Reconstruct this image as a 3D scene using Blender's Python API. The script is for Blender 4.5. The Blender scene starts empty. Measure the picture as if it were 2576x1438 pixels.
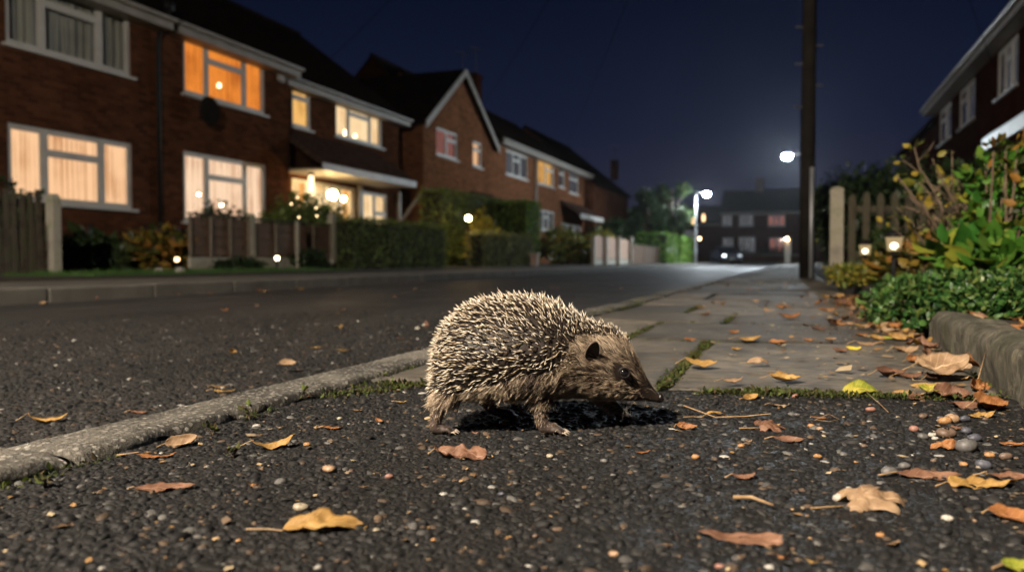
import bpy, math, random
import numpy as np
from mathutils import Vector, Matrix, Euler, noise
C = bpy.context.scene.collection
R = math.radians
rnd = random.Random(7)
YAW, PIT, H, FP = R(19.56), R(1.83), 0.197, 2004.0
# ---------------------------------------------------------------- camera
cam_d = bpy.data.cameras.new('camera'); cam = bpy.data.objects.new('camera', cam_d); C.objects.link(cam)
cam.location = (0, 0, H); cam.rotation_euler = (R(90) - PIT, 0, YAW)
cam_d.lens = 28.0; cam_d.sensor_width = 36; cam_d.clip_end = 2000; cam_d.clip_start = 0.02
cam_d.dof.use_dof = True; cam_d.dof.focus_distance = 0.93; cam_d.dof.aperture_fstop = 5.2
bpy.context.scene.camera = cam
CM = Euler((R(90) - PIT, 0, YAW)).to_matrix()
def ray(x, y): return CM @ Vector(((x - 1288) / FP, (719 - y) / FP, -1))
def G(x, y, z=0.0):                      # where a sight line meets a level surface
    r = ray(x, y); t = (z - H) / r.z; return Vector((r.x * t, r.y * t, z))
def FX(x, y, X):                         # where it meets a street-side facade
    r = ray(x, y); t = X / r.x; return Vector((X, r.y * t, H + r.z * t))
def FY(x, y, Y):
    r = ray(x, y); t = Y / r.y; return Vector((r.x * t, Y, H + r.z * t))
def AT(x, y, d):
    r = ray(x, y); return Vector((r.x * d, r.y * d, H + r.z * d))
def cw(cx, d, z=0.0):                    # metres right of and in front of the camera -> world
    return Vector((cx * math.cos(YAW) - d * math.sin(YAW), cx * math.sin(YAW) + d * math.cos(YAW), z))
# ---------------------------------------------------------------- object helpers
def tag(o, label=None, cat=None, group=None, kind=None):
    if label: o['label'] = label
    if cat: o['category'] = cat
    if group: o['group'] = group
    if kind: o['kind'] = kind
    return o
def thing(name, label, cat, loc=(0, 0, 0), rz=0.0, group=None):
    o = bpy.data.objects.new(name, None); C.objects.link(o); o.empty_display_size = .1
    o.location = loc; o.rotation_euler = (0, 0, rz)
    return tag(o, label, cat, group)
def link(name, me, mat, parent=None):
    o = bpy.data.objects.new(name, me); C.objects.link(o)
    if mat is not None and len(me.materials) == 0: me.materials.append(mat)
    if parent is not None: o.parent = parent
    return o
def origin(parent):
    v = Vector((0, 0, 0))
    while parent is not None: v += Vector(parent.location); parent = parent.parent
    return v
class MB:
    def __init__(s): s.v = []; s.f = []
    def add(s, vs, fs):
        b = len(s.v); s.v += [tuple(v) for v in vs]; s.f += [tuple(b + i for i in f) for f in fs]; return s
    def box(s, x0, x1, y0, y1, z0, z1):
        if x0 > x1: x0, x1 = x1, x0
        if y0 > y1: y0, y1 = y1, y0
        return s.add([(x0,y0,z0),(x1,y0,z0),(x1,y1,z0),(x0,y1,z0),(x0,y0,z1),(x1,y0,z1),(x1,y1,z1),(x0,y1,z1)],
                     [(0,3,2,1),(4,5,6,7),(0,1,5,4),(1,2,6,5),(2,3,7,6),(3,0,4,7)])
    def hull8(s, a, b):                  # two quads (lists of 4) joined to a solid
        return s.add(list(a) + list(b), [(3,2,1,0),(4,5,6,7),(0,1,5,4),(1,2,6,5),(2,3,7,6),(3,0,4,7)])
    def prism(s, poly, fn, t0, t1):      # polygon swept from t0 to t1, fn(p, t) -> point
        n = len(poly); vs = [fn(p, t0) for p in poly] + [fn(p, t1) for p in poly]
        return s.add(vs, [tuple(range(n))[::-1], tuple(range(n, 2 * n))] + [(i, (i + 1) % n, n + (i + 1) % n, n + i) for i in range(n)])
    def tube(s, pts, rad, n=8, caps=True):
        pts = [Vector(p) for p in pts]; m = len(pts)
        if not hasattr(rad, '__len__'): rad = [rad] * m
        vs = []; up = Vector((0.13, 0.21, 0.97))
        for i, p in enumerate(pts):
            t = (pts[min(i + 1, m - 1)] - pts[max(i - 1, 0)]).normalized()
            a = t.cross(up)
            if a.length < .1: a = t.cross(Vector((1, 0, 0)))
            a.normalize(); b = t.cross(a).normalized()
            for k in range(n):
                q = 2 * math.pi * k / n; vs.append(p + (a * math.cos(q) + b * math.sin(q)) * rad[i])
        fs = [(i*n+k, i*n+(k+1)%n, (i+1)*n+(k+1)%n, (i+1)*n+k) for i in range(m-1) for k in range(n)]
        if caps: fs += [tuple(range(n))[::-1], tuple(range((m-1)*n, m*n))]
        return s.add(vs, fs)
    def lathe(s, c, prof, n=20):         # prof: (radius, height) pairs
        c = Vector(c); m = len(prof)
        vs = [c + Vector((r*math.cos(2*math.pi*k/n), r*math.sin(2*math.pi*k/n), z)) for r, z in prof for k in range(n)]
        fs = [(i*n+k, i*n+(k+1)%n, (i+1)*n+(k+1)%n, (i+1)*n+k) for i in range(m-1) for k in range(n)]
        return s.add(vs, fs + [tuple(range(n))[::-1], tuple(range((m-1)*n, m*n))])
    def sph(s, c, r, n=12, sc=(1, 1, 1)):
        c = Vector(c); vs = []; m = n // 2
        for i in range(1, m):
            a = math.pi * i / m
            for k in range(n):
                q = 2*math.pi*k/n; vs.append(c + Vector((r*sc[0]*math.sin(a)*math.cos(q), r*sc[1]*math.sin(a)*math.sin(q), r*sc[2]*math.cos(a))))
        vs += [c + Vector((0,0,r*sc[2])), c - Vector((0,0,r*sc[2]))]; T = len(vs)-2
        fs = [(i*n+k, i*n+(k+1)%n, (i+1)*n+(k+1)%n, (i+1)*n+k) for i in range(m-2) for k in range(n)]
        fs += [(T, k, (k+1)%n) for k in range(n)] + [(T+1, (m-2)*n+(k+1)%n, (m-2)*n+k) for k in range(n)]
        return s.add(vs, fs)
    def build(s, name, mat, parent=None, smooth=False, bevel=0):
        me = bpy.data.meshes.new(name); o0 = origin(parent)
        me.from_pydata([(v[0]-o0.x, v[1]-o0.y, v[2]-o0.z) for v in s.v], [], s.f); me.update()
        if smooth: me.polygons.foreach_set('use_smooth', [True] * len(me.polygons))
        o = link(name, me, mat, parent)
        if bevel:
            m = o.modifiers.new('bevel', 'BEVEL'); m.width = bevel; m.segments = 2
        return o
def npmesh(name, V, F, mat, parent=None, smooth=True, attrs=None, sub=True):
    """V (n,3), F (m,k) arrays to one mesh object; attrs: name -> per-vertex float array"""
    V = np.asarray(V, dtype=np.float32); F = np.asarray(F, dtype=np.int32)
    if parent is not None and sub: V = V - np.array(origin(parent), dtype=np.float32)
    me = bpy.data.meshes.new(name); me.vertices.add(len(V)); me.vertices.foreach_set('co', V.ravel())
    k = F.shape[1]; me.loops.add(F.size); me.loops.foreach_set('vertex_index', F.ravel())
    me.polygons.add(len(F)); me.polygons.foreach_set('loop_start', np.arange(0, F.size, k, dtype=np.int32))
    try: me.polygons.foreach_set('loop_total', np.full(len(F), k, dtype=np.int32))
    except Exception: pass
    me.update(calc_edges=True)
    me.polygons.foreach_set('use_smooth', np.full(len(F), smooth))
    for an, arr in (attrs or {}).items():
        arr = np.asarray(arr, dtype=np.float32)
        if arr.ndim == 1: a = me.attributes.new(an, 'FLOAT', 'POINT'); a.data.foreach_set('value', arr)
        else: a = me.attributes.new(an, 'FLOAT_COLOR', 'POINT'); a.data.foreach_set('color', np.concatenate([arr, np.ones((len(arr), 1), np.float32)], 1).ravel())
    me.validate()
    return link(name, me, mat, parent)
# ---------------------------------------------------------------- materials
class NT:
    def __init__(s, name):
        s.m = bpy.data.materials.new(name); s.m.use_nodes = True; s.t = s.m.node_tree; s.t.nodes.clear()
        s.out = s.t.nodes.new('ShaderNodeOutputMaterial')
    def n(s, ty, ins=None, **kw):
        x = s.t.nodes.new(ty)
        for k, v in kw.items(): setattr(x, k, v)
        for k, v in (ins or {}).items():
            if isinstance(v, bpy.types.NodeSocket): s.t.links.new(v, x.inputs[k])
            else: x.inputs[k].default_value = v
        return x
    def l(s, a, b): s.t.links.new(a, b)
    def ramp(s, fac, stops, interp='LINEAR'):
        r = s.n('ShaderNodeValToRGB', {'Fac': fac}); r.color_ramp.interpolation = interp
        e = r.color_ramp.elements
        while len(e) < len(stops): e.new(0.5)
        for el, (p, c) in zip(e, stops): el.position = p; el.color = (*c, 1) if len(c) == 3 else c
        return r.outputs['Color']
    def mix(s, f, a, b, mode='MIX'):
        x = s.n('ShaderNodeMix', data_type='RGBA', blend_type=mode)
        for idx, v in ((0, f), (6, a), (7, b)):
            if isinstance(v, bpy.types.NodeSocket): s.l(v, x.inputs[idx])
            else: x.inputs[idx].default_value = v if idx == 0 else (*v, 1)
        return x.outputs[2]
    def math(s, op, a, b=0.0, clamp=False):
        x = s.n('ShaderNodeMath', operation=op, use_clamp=clamp)
        for i, v in enumerate((a, b)):
            if isinstance(v, bpy.types.NodeSocket): s.l(v, x.inputs[i])
            else: x.inputs[i].default_value = v
        return x.outputs[0]
    def obj(s, scale=None):
        c = s.n('ShaderNodeTexCoord').outputs['Object']
        if scale is None: return c
        return s.n('ShaderNodeMapping', {'Vector': c, 'Scale': scale}).outputs[0]
    def noise(s, v, scale, det=4, rough=.6, dist=0):
        return s.n('ShaderNodeTexNoise', {'Vector': v, 'Scale': scale, 'Detail': det, 'Roughness': rough, 'Distortion': dist}).outputs['Fac']
    def bump(s, h, st, dist=.01, nrm=None):
        d = {'Height': h, 'Strength': st, 'Distance': dist}
        if nrm is not None: d['Normal'] = nrm
        return s.n('ShaderNodeBump', d).outputs[0]
    def pbr(s, col, rough=.7, nrm=None, metal=0, spec=.5, **kw):
        p = s.n('ShaderNodeBsdfPrincipled')
        for k, v in (('Base Color', col), ('Roughness', rough), ('Metallic', metal), ('Specular IOR Level', spec)):
            if isinstance(v, bpy.types.NodeSocket): s.l(v, p.inputs[k])
            else: p.inputs[k].default_value = (*v, 1) if k == 'Base Color' else v
        if nrm is not None: s.l(nrm, p.inputs['Normal'])
        for k, v in kw.items(): p.inputs[k.replace('_', ' ')].default_value = v
        s.l(p.outputs[0], s.out.inputs['Surface']); s.p = p
        return s.m
def nm(name, c1, c2, scale=8, rough=.75, bump=.3, bscale=60, bd=.004, spec=.4, c3=None, **kw):
    t = NT(name); v = t.obj(); f = t.noise(v, scale, 6)
    st = [(.3, c1), (.7, c2)] if c3 is None else [(.28, c1), (.5, c2), (.72, c3)]
    return t.pbr(t.ramp(f, st), rough, t.bump(t.noise(v, bscale, 4), bump, bd), spec=spec, **kw)
def emit(name, col, st):
    t = NT(name); e = t.n('ShaderNodeEmission', {'Color': (*col, 1), 'Strength': st}); t.l(e.outputs[0], t.out.inputs['Surface']); return t.m
M = {}
M['white'] = nm('white_upvc', (.40,.39,.36), (.5,.49,.46), 3, .5, .05)
M['fascia'] = nm('painted_fascia', (.2,.18,.155), (.3,.275,.24), 3, .5, .1)
M['black'] = nm('black_plastic', (.006,.006,.0065), (.012,.012,.013), 5, .6, .1, spec=.15)
M['steel'] = nm('galvanised_steel', (.32,.33,.34), (.42,.43,.44), 6, .45, .1, metal=.6)
M['lead'] = nm('dark_grey_metal', (.05,.05,.055), (.08,.08,.085), 6, .5, .1)
M['concrete'] = nm('concrete_post', (.19,.18,.15), (.34,.32,.27), 5, .85, .4, 90, .003, c3=(.26,.26,.2))
M['room'] = nm('dark_room', (.012,.011,.01), (.018,.016,.014), 3, .9, 0, spec=0)
# brick, laid for walls along either axis
def brick_mat(name, ca, cb, mortar):
    t = NT(name); o = t.obj(); sx = t.n('ShaderNodeSeparateXYZ', {0: o}).outputs
    v = t.n('ShaderNodeCombineXYZ', {0: t.math('ADD', sx[0], sx[1]), 1: sx[2]}).outputs[0]
    b = t.n('ShaderNodeTexBrick', {'Vector': v, 'Color1': (*ca, 1), 'Color2': (*cb, 1), 'Mortar': (*mortar, 1), 'Scale': 1.0,
            'Mortar Size': .006, 'Mortar Smooth': .3, 'Bias': 0, 'Brick Width': .225, 'Row Height': .075})
    big = t.noise(o, .9, 5, .7); fine = t.noise(o, 40, 3)
    col = t.mix(.55, b.outputs['Color'], t.ramp(big, [(.3, (.35,.3,.28)), (.7, (1,1,1))]), 'MULTIPLY')
    h = t.math('ADD', t.math('MULTIPLY', b.outputs['Fac'], -1.0), t.math('MULTIPLY', fine, .4))
    return t.pbr(col, .9, t.bump(h, .8, .01), spec=0)
M['brick'] = brick_mat('red_brick', (.13,.049,.023), (.055,.021,.012), (.085,.064,.046))
M['brick_c'] = brick_mat('red_brick_shaded', (.06,.018,.009), (.035,.012,.006), (.028,.019,.014))  # red brick darkened to hold back lamp light on dim walls
M['brick_b'] = brick_mat('red_brick_lit', (.26,.108,.05), (.13,.052,.025), (.17,.125,.09))  # red brick brightened, warm lamp light put into the wall colour
def roof_mat(name, c1, c2):
    t = NT(name); o = t.obj(); sx = t.n('ShaderNodeSeparateXYZ', {0: o}).outputs
    v = t.n('ShaderNodeCombineXYZ', {0: t.math('ADD', sx[0], sx[1]), 1: sx[2]}).outputs[0]
    b = t.n('ShaderNodeTexBrick', {'Vector': v, 'Color1': (*c1, 1), 'Color2': (*c2, 1), 'Mortar': (c1[0]*.3, c1[1]*.3, c1[2]*.3, 1), 'Scale': 1.0,
            'Mortar Size': .012, 'Mortar Smooth': .2, 'Brick Width': .26, 'Row Height': .14})
    return t.pbr(b.outputs['Color'], .8, t.bump(t.math('ADD', t.math('MULTIPLY', b.outputs['Fac'], -1.0), t.noise(o, 12)), .7, .02), spec=0)
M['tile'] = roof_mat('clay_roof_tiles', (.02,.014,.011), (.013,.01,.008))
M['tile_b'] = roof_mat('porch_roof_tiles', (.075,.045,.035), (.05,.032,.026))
def glass_mat():
    t = NT('window_glass'); tr = t.n('ShaderNodeBsdfTransparent'); gl = t.n('ShaderNodeBsdfGlossy', {'Roughness': .03})
    fc = t.n('ShaderNodeLayerWeight', {'Blend': .5}).outputs['Facing']
    fr = t.math('ADD', t.math('MULTIPLY', t.math('POWER', fc, 5.0), .9), .04); mx = t.n('ShaderNodeMixShader', {0: fr})
    t.l(tr.outputs[0], mx.inputs[1]); t.l(gl.outputs[0], mx.inputs[2]); t.l(mx.outputs[0], t.out.inputs['Surface']); return t.m
M['glass'] = glass_mat()
def curtain_mat(name, c1, c2, st, scale=20.0, lit=True):
    t = NT(name); o = t.obj(); sx = t.n('ShaderNodeSeparateXYZ', {0: o}).outputs
    al = t.math('ADD', sx[0], sx[1])
    v = t.n('ShaderNodeCombineXYZ', {0: al, 1: t.math('MULTIPLY', sx[2], .012)}).outputs[0]
    f = t.noise(v, scale, 2, .5, .1); g = t.noise(o, 1.1, 2)
    col = t.ramp(t.math('ADD', t.math('MULTIPLY', f, .65), t.math('MULTIPLY', g, .35)), [(.4, c1), (.51, c2)])  # fold shading painted as bands in this colour
    if not lit: return t.pbr(col, .9)
    e = t.n('ShaderNodeEmission', {'Color': col, 'Strength': st}); t.l(e.outputs[0], t.out.inputs['Surface']); return t.m
M['cur_warm'] = curtain_mat('lit_curtain_peach', (.6,.28,.12), (1,.6,.33), 1.08)
M['cur_cream'] = curtain_mat('lit_curtain_cream', (.7,.38,.14), (1,.74,.42), 1.2)
M['cur_orange'] = curtain_mat('lit_curtain_orange', (.4,.085,.012), (.95,.29,.04), 1.0)
M['cur_pink'] = curtain_mat('lit_curtain_pale', (.62,.34,.2), (1,.7,.47), 1.12)
M['cur_amber'] = curtain_mat('lit_curtain_amber', (.5,.2,.03), (1,.55,.16), 1.0, 3)
M['cur_porch'] = curtain_mat('porch_room_glow', (.75,.33,.08), (1,.72,.36), 1.35, 2.5)
M['cur_dimpink'] = curtain_mat('lit_curtain_dim_pink', (.1,.035,.03), (.38,.15,.12), .7)
M['cur_dim'] = curtain_mat('dark_curtain', (.16,.17,.15), (.3,.31,.27), 1, lit=False)
M['cur_grey'] = curtain_mat('far_grey_curtain_glow', (.05,.05,.055), (.13,.13,.14), .8)  # faint glow put into the cloth, even in unlit windows
# ---------------------------------------------------------------- sky
w = bpy.data.worlds.new('World'); bpy.context.scene.world = w; w.use_nodes = True
wt = w.node_tree; bg = wt.nodes['Background']
tc = wt.nodes.new('ShaderNodeTexCoord'); sp = wt.nodes.new('ShaderNodeSeparateXYZ'); wt.links.new(tc.outputs['Generated'], sp.inputs[0])
rp = wt.nodes.new('ShaderNodeValToRGB'); wt.links.new(sp.outputs[2], rp.inputs[0])
e = rp.color_ramp.elements
for el, (p, c) in zip([e[0], e[1], e.new(.5), e.new(.5), e.new(.5)], [(0, (.027,.027,.044)), (.07, (.0175,.0195,.040)), (.16, (.0078,.011,.030)), (.32, (.0028,.0055,.0165)), (1, (.0015,.0025,.007))]):
    el.position = p; el.color = (*c, 1)
st_n = wt.nodes.new('ShaderNodeTexVoronoi'); st_n.inputs['Scale'].default_value = 60; wt.links.new(tc.outputs['Generated'], st_n.inputs['Vector'])
lt = wt.nodes.new('ShaderNodeMath'); lt.operation = 'LESS_THAN'; lt.inputs[1].default_value = .045; wt.links.new(st_n.outputs['Distance'], lt.inputs[0])
mu = wt.nodes.new('ShaderNodeMath'); mu.operation = 'MULTIPLY'; mu.inputs[1].default_value = .012; wt.links.new(lt.outputs[0], mu.inputs[0])
ad = wt.nodes.new('ShaderNodeMix'); ad.data_type = 'RGBA'; ad.blend_type = 'ADD'; ad.inputs[0].default_value = 1
wt.links.new(rp.outputs[0], ad.inputs[6]); wt.links.new(mu.outputs[0], ad.inputs[7]); wt.links.new(ad.outputs[2], bg.inputs['Color'])
bg.inputs['Strength'].default_value = 1.0
sc = bpy.context.scene
sc.view_settings.view_transform = 'Standard'; sc.view_settings.look = 'None'; sc.view_settings.exposure = 0; sc.view_settings.gamma = 1
cy = sc.cycles
cy.use_denoising = True; cy.sample_clamp_indirect = 4; cy.max_bounces = 5; cy.diffuse_bounces = 2; cy.glossy_bounces = 3
cy.transparent_max_bounces = 12; cy.caustics_reflective = False; cy.caustics_refractive = False
sc.render.use_persistent_data = False
# ---------------------------------------------------------------- ground, road, pavements
def struct(o): o['kind'] = 'structure'; return o
KR, KL = -0.65, -0.75           # near kerb: garden side and road side
FLK = -4.60                      # far kerb face
RZ = -0.08
M['earth'] = nm('bare_earth', (.03,.024,.018), (.06,.05,.035), 2, .95, .5, 30, .02)
struct(MB().box(-400, 400, -60, 500, -.30, -.12).build('ground', M['earth']))
def asphalt(name, c1, c2, sc1, bst, far=False):
    t = NT(name); o = t.obj()
    vo = t.n('ShaderNodeTexVoronoi', {'Vector': o, 'Scale': sc1}); big = t.noise(o, 1.3, 5, .65); fine = t.noise(o, 300, 2)
    big2 = t.ramp(t.noise(t.n('ShaderNodeMapping', {'Vector': o, 'Scale': (1.6,.35,1)}).outputs[0], 1.1, 5, .7), [(.38, (.6,)*3), (.62, (1.35,)*3)])
    col = t.mix(.7, t.mix(1.0, t.mix(big, c1, c2), big2, 'MULTIPLY'), t.ramp(vo.outputs['Color'], [(.2, (.45,.45,.45)), (.9, (1.3,1.27,1.2))]), 'MULTIPLY')
    h = t.math('ADD', t.math('MULTIPLY', vo.outputs['Distance'], -1.0), t.math('MULTIPLY', fine, .3))
    return t.pbr(col, t.ramp(big, [(.3, (.5,)*3), (.7, (.72,)*3)]), t.bump(h, bst, .004), spec=.5)
M['road'] = asphalt('road_asphalt', (.016,.0152,.0145), (.036,.034,.0315), 110, .55)
M['binder'] = asphalt('tarmac_binder', (.004,.0038,.0035), (.010,.0095,.009), 260, .7)
road = MB()
road.add([(FLK,-8,RZ),(KL,-8,RZ),(KL,62,RZ),(FLK,62,RZ)], [(0,1,2,3)])
road.add([(-40,62,RZ),(30,62,RZ),(30,82,RZ),(-40,82,RZ)], [(0,1,2,3)])
struct(road.build('road', M['road']))
struct(MB().box(KR, .30, -2, 1.36, -.10, 0.0).build('footpath', M['binder']))
M['slab'] = None
def slab_mat():
    t = NT('paving_stone'); o = t.obj()
    big = t.noise(o, 4.5, 6, .7); v = t.n('ShaderNodeMapping', {'Vector': o, 'Scale': (1, 2.2, 1)}).outputs[0]
    m2 = t.noise(v, 22, 6, .75, .6); fine = t.noise(o, 260, 3, .7)
    isl = t.n('ShaderNodeNewGeometry').outputs['Random Per Island']
    col = t.mix(isl, (.048,.044,.038), (.145,.13,.108))
    col = t.mix(.9, col, t.ramp(big, [(.32, (.36,.35,.33)), (.5, (.8,.78,.74)), (.68, (1.35,1.3,1.2))]), 'MULTIPLY')
    col = t.mix(.8, col, t.ramp(m2, [(.4, (.35,.35,.35)), (.5, (.9,.9,.9)), (.6, (1.25,1.22,1.15)), (.7, (2.0,1.9,1.7))]), 'MULTIPLY')
    h = t.math('ADD', t.math('MULTIPLY', m2, 1.2), t.math('MULTIPLY', fine, .35))
    return t.pbr(col, t.ramp(m2, [(.3, (.62,)*3), (.7, (.85,)*3)]), t.bump(h, .8, .006), spec=.4)
M['slab'] = slab_mat()
def vnoise(x, y, z=0.0): return noise.noise(Vector((x, y, z)))
def front(x): return 1.115 + (x + .65) * .19      # skew near edge of the paving
def slab_grid(mb, x0, x1, y0, y1, res, seed, skew=False):
    nx = max(2, int((x1-x0)/res)); ny = max(2, int((y1-y0)/res)); g = .007; g2 = .012
    t1, t2 = rnd.uniform(-.006,.006), rnd.uniform(-.004,.004); zb = .006 + rnd.uniform(-.004,.004)
    vs = []
    for j in range(-1, ny+2):
        for i in range(-1, nx+2):
            u = min(max(i/nx, 0), 1); v = min(max(j/ny, 0), 1)
            x = x0+g + (x1-x0-2*g)*u; ya = front(x) if skew else y0; y = ya+g2 + (y1-ya-2*g2)*v
            ed = min(u*(x1-x0), (1-u)*(x1-x0), v*(y1-ya), (1-v)*(y1-ya))
            r = max(0, 1-ed/.012); z = zb + t1*(u-.5) + t2*(v-.5) - .004*r*r + .0028*vnoise(x*9, y*13, seed) + .0015*vnoise(x*40, y*60, seed)
            x += .006*vnoise(y*9, seed, x0)*(r > 0); y += .006*vnoise(x*9, seed, y0+3)*(r > 0)
            if i < 0 or j < 0 or i > nx or j > ny: z = -.04
            vs.append((x, y, z))
    W = nx+3
    mb.add(vs, [(a, a+1, a+W+1, a+W) for j in range(ny+2) for i in range(nx+2) for a in [j*W+i]])
pv = MB(); rows = [1.12, 1.93, 2.48, 2.95, 3.5, 4.05, 4.7]; joints = [-.19, -.39, -.20, -.38, -.12, -.42]
while rows[-1] < 60: rows.append(rows[-1]+rnd.choice([.5,.6,.7,.8])); joints.append(rnd.uniform(-.45,.1))
for k in range(len(rows)-1):
    for a, b in ((-.65, joints[k]), (joints[k], .285)):
        slab_grid(pv, a, b, rows[k], rows[k+1], .012 if rows[k] < 2.2 else (.03 if rows[k] < 5 else .3), k*2+(a > -.6), skew=(k == 0))
struct(pv.build('pavement', M['slab'], smooth=True))
struct(MB().box(KR+.001, .284, 1.365, 60, -.11, -.004).build('mortar_bed', M['earth']))
# far pavement, lawn, right garden soil
M['pave_far'] = nm('far_footway', (.06,.055,.045), (.12,.11,.09), 2.5, .8, .4, 60, .004)
M['kerb_far'] = nm('far_kerb_concrete', (.08,.074,.062), (.15,.14,.12), 4, .8, .4, 80, .004)
struct(MB().box(-6.5, FLK-.13, -8, 62, -.11, .012).build('far_footpath', M['pave_far']))
kf = MB(); y = -8
while y < 61: kf.box(FLK-.127, FLK, y, y+.905, -.11, .02+rnd.uniform(-.004,.004)); y += .915
kfo = struct(kf.build('far_kerb', M['kerb_far'], bevel=.012))
M['soil'] = nm('garden_soil', (.018,.013,.009), (.04,.03,.02), 6, .95, .8, 40, .02)
M['lawn'] = nm('lawn_turf', (.03,.08,.012), (.05,.12,.018), 3, .9, .6, 80, .02)
struct(MB().box(-30, -6.505, -8, 61, -.11, .03).build('garden_ground', M['soil']))
struct(MB().box(.37, 12, -1, 61, -.11, .055).build('garden_bed', M['soil']))
struct(MB().box(-45, 40, 82.01, 120, -.11, .02).build('far_verge', M['lawn']))
# near kerb stones: rough concrete with exposed aggregate
def kerb_mat():
    t = NT('kerb_stone'); o = t.obj(); vo = t.n('ShaderNodeTexVoronoi', {'Vector': o, 'Scale': 150.0, 'Randomness': 1.0})
    big = t.noise(o, 6, 6, .7); fine = t.noise(o, 420, 3, .7)
    col = t.ramp(big, [(.4, (.028,.025,.02)), (.5, (.075,.068,.055)), (.62, (.15,.137,.112))])
    msk = t.math('LESS_THAN', vo.outputs['Distance'], .4)
    col = t.mix(t.math('MULTIPLY', msk, .55), col, t.ramp(t.n('ShaderNodeSeparateColor', {0: vo.outputs['Color']}).outputs[0], [(0, (.1,.1,.1)), (.55, (.3,.28,.24)), (1, (.6,.57,.5))]))
    h = t.math('ADD', t.math('MULTIPLY', vo.outputs['Distance'], -.6), t.math('MULTIPLY', t.noise(o, 90, 5, .75), 3.2))
    h = t.math('ADD', h, t.math('MULTIPLY', fine, .3))
    return t.pbr(col, .85, t.bump(h, 1.0, .003), spec=.4)
M['kerb'] = kerb_mat()
ks = [-.36, .575, 1.50, 2.42, 3.34, 4.26]
while ks[-1] < 60: ks.append(ks[-1]+.92)
for k in range(len(ks)-1):
    a, b = ks[k]+.004, ks[k+1]-.004; res = .004 if b < 1.6 else (.012 if b < 3.5 else .2)
    ny = max(3, int((b-a)/res)); prof = []
    for q in range(29):
        u = q/28
        if u < .15: prof.append((KL, -.1+(.1)*u/.15)); continue
        if u > .88: prof.append((KR, .0 - (u-.88)/.12*.03)); continue
        v = (u-.15)/.73; prof.append((KL+(KR-KL)*v, .013 - .012*max(0, 1-v/.18)**2 - .006*max(0, 1-(1-v)/.12)**2))
    vs = []; off = rnd.uniform(-.003,.004); P = len(prof); dz = rnd.uniform(-.002,.002)
    for j in range(ny+1):
        y = a+(b-a)*j/ny; ee = min(y-a, b-y); dr = max(0, 1-ee/.02)**2
        for q, (x, z) in enumerate(prof):
            chip = max(0, vnoise(y*22, 3.3, k*7+1.7)) ** 1.5 * .012 * max(0, 1-abs(q-24)/5)
            x2 = x + off + .004*vnoise(y*12, x*9, z*9+k) - chip*1.2
            z2 = z + dz + .0016*vnoise(x*60, y*60, k) + .002*vnoise(x*14, y*10, k+5) - chip*.8 - .006*dr
            vs.append((x2, y, z2))
    f = [(j*P+q, j*P+q+1, (j+1)*P+q+1, (j+1)*P+q) for j in range(ny) for q in range(P-1)]
    f += [tuple(range(P)), tuple(range(ny*P, ny*P+P))[::-1]]
    struct(MB().add(vs, f).build('kerb', M['kerb'], smooth=True))
M['channel'] = nm('channel_concrete', (.13,.12,.1), (.24,.22,.19), 7, .85, .6, 200, .003)
struct(MB().box(-.87, KL-.004, -.6, .80, -.1, -.022).build('gutter_channel', M['channel'], bevel=.004))
# embedded chippings as real stones
def ico_half():
    me = bpy.data.meshes.new('tmp'); import bmesh
    bm = bmesh.new(); bmesh.ops.create_icosphere(bm, subdivisions=2, radius=1)
    bmesh.ops.delete(bm, geom=[v for v in bm.verts if v.co.z < -.35], context='VERTS')
    bmesh.ops.triangulate(bm, faces=bm.faces[:]); bm.to_mesh(me); bm.free()
    V = np.array([v.co[:] for v in me.vertices]); F = np.array([p.vertices[:] for p in me.polygons]); bpy.data.meshes.remove(me); return V, F
SV, SF = ico_half()
def stones(name, mat, P, size, rs, light=.1, parent=None, flat=.38):
    rg = np.random.default_rng(rs); n = len(P); K = len(SV)
    d = rg.normal(size=(n, 5, 3)); d /= np.linalg.norm(d, axis=2, keepdims=True)
    dots = np.einsum('nkc,vc->nkv', d, SV); r = 1 - .38*np.maximum(0, dots[:, 0]-.35) - .38*np.maximum(0, dots[:, 1]-.35) - .3*np.maximum(0, dots[:, 2]-.4) - .3*np.maximum(0, dots[:, 3]-.5)
    s = size * np.exp(rg.normal(0, .28, n)); a = s*rg.uniform(.5,.72,n); b = s*rg.uniform(.36,.56,n); h = s*flat*rg.uniform(.55,1.1,n)
    V = SV[None]*r[..., None]*np.stack([a, b, h], 1)[:, None]
    th = rg.uniform(0, 2*np.pi, n); c_, s_ = np.cos(th)[:, None], np.sin(th)[:, None]
    X = V[..., 0]*c_-V[..., 1]*s_; Y = V[..., 0]*s_+V[..., 1]*c_
    tx, ty = rg.normal(0, .16, (2, n, 1)); Z = V[..., 2]+tx*X+ty*Y
    V = np.stack([X, Y, Z], -1)+P[:, None]; F = (SF[None]+(np.arange(n)*K)[:, None, None]).reshape(-1, 3)
    base = rg.uniform(0, 1, n); col = np.zeros((n, 3))
    g = .0045+.0145*base**2; col[:] = g[:, None]*np.array([1.04, 1.0, .93])
    k = rg.uniform(0, 1, n)
    col[k < light] = (rg.uniform(.035,.11,((k < light).sum(), 1))*np.array([1, .96, .88]))
    m = (k > .955); col[m] = rg.uniform(.035,.085,(m.sum(), 1))*np.array([1.15, .78, .5])
    m = (k > .996); col[m] = rg.uniform(.25,.4,(m.sum(), 1))*np.array([1, .95, .85])
    return npmesh(name, V.reshape(-1, 3), F, mat, parent, True, {'tone': np.repeat(col, K, 0)})
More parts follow.
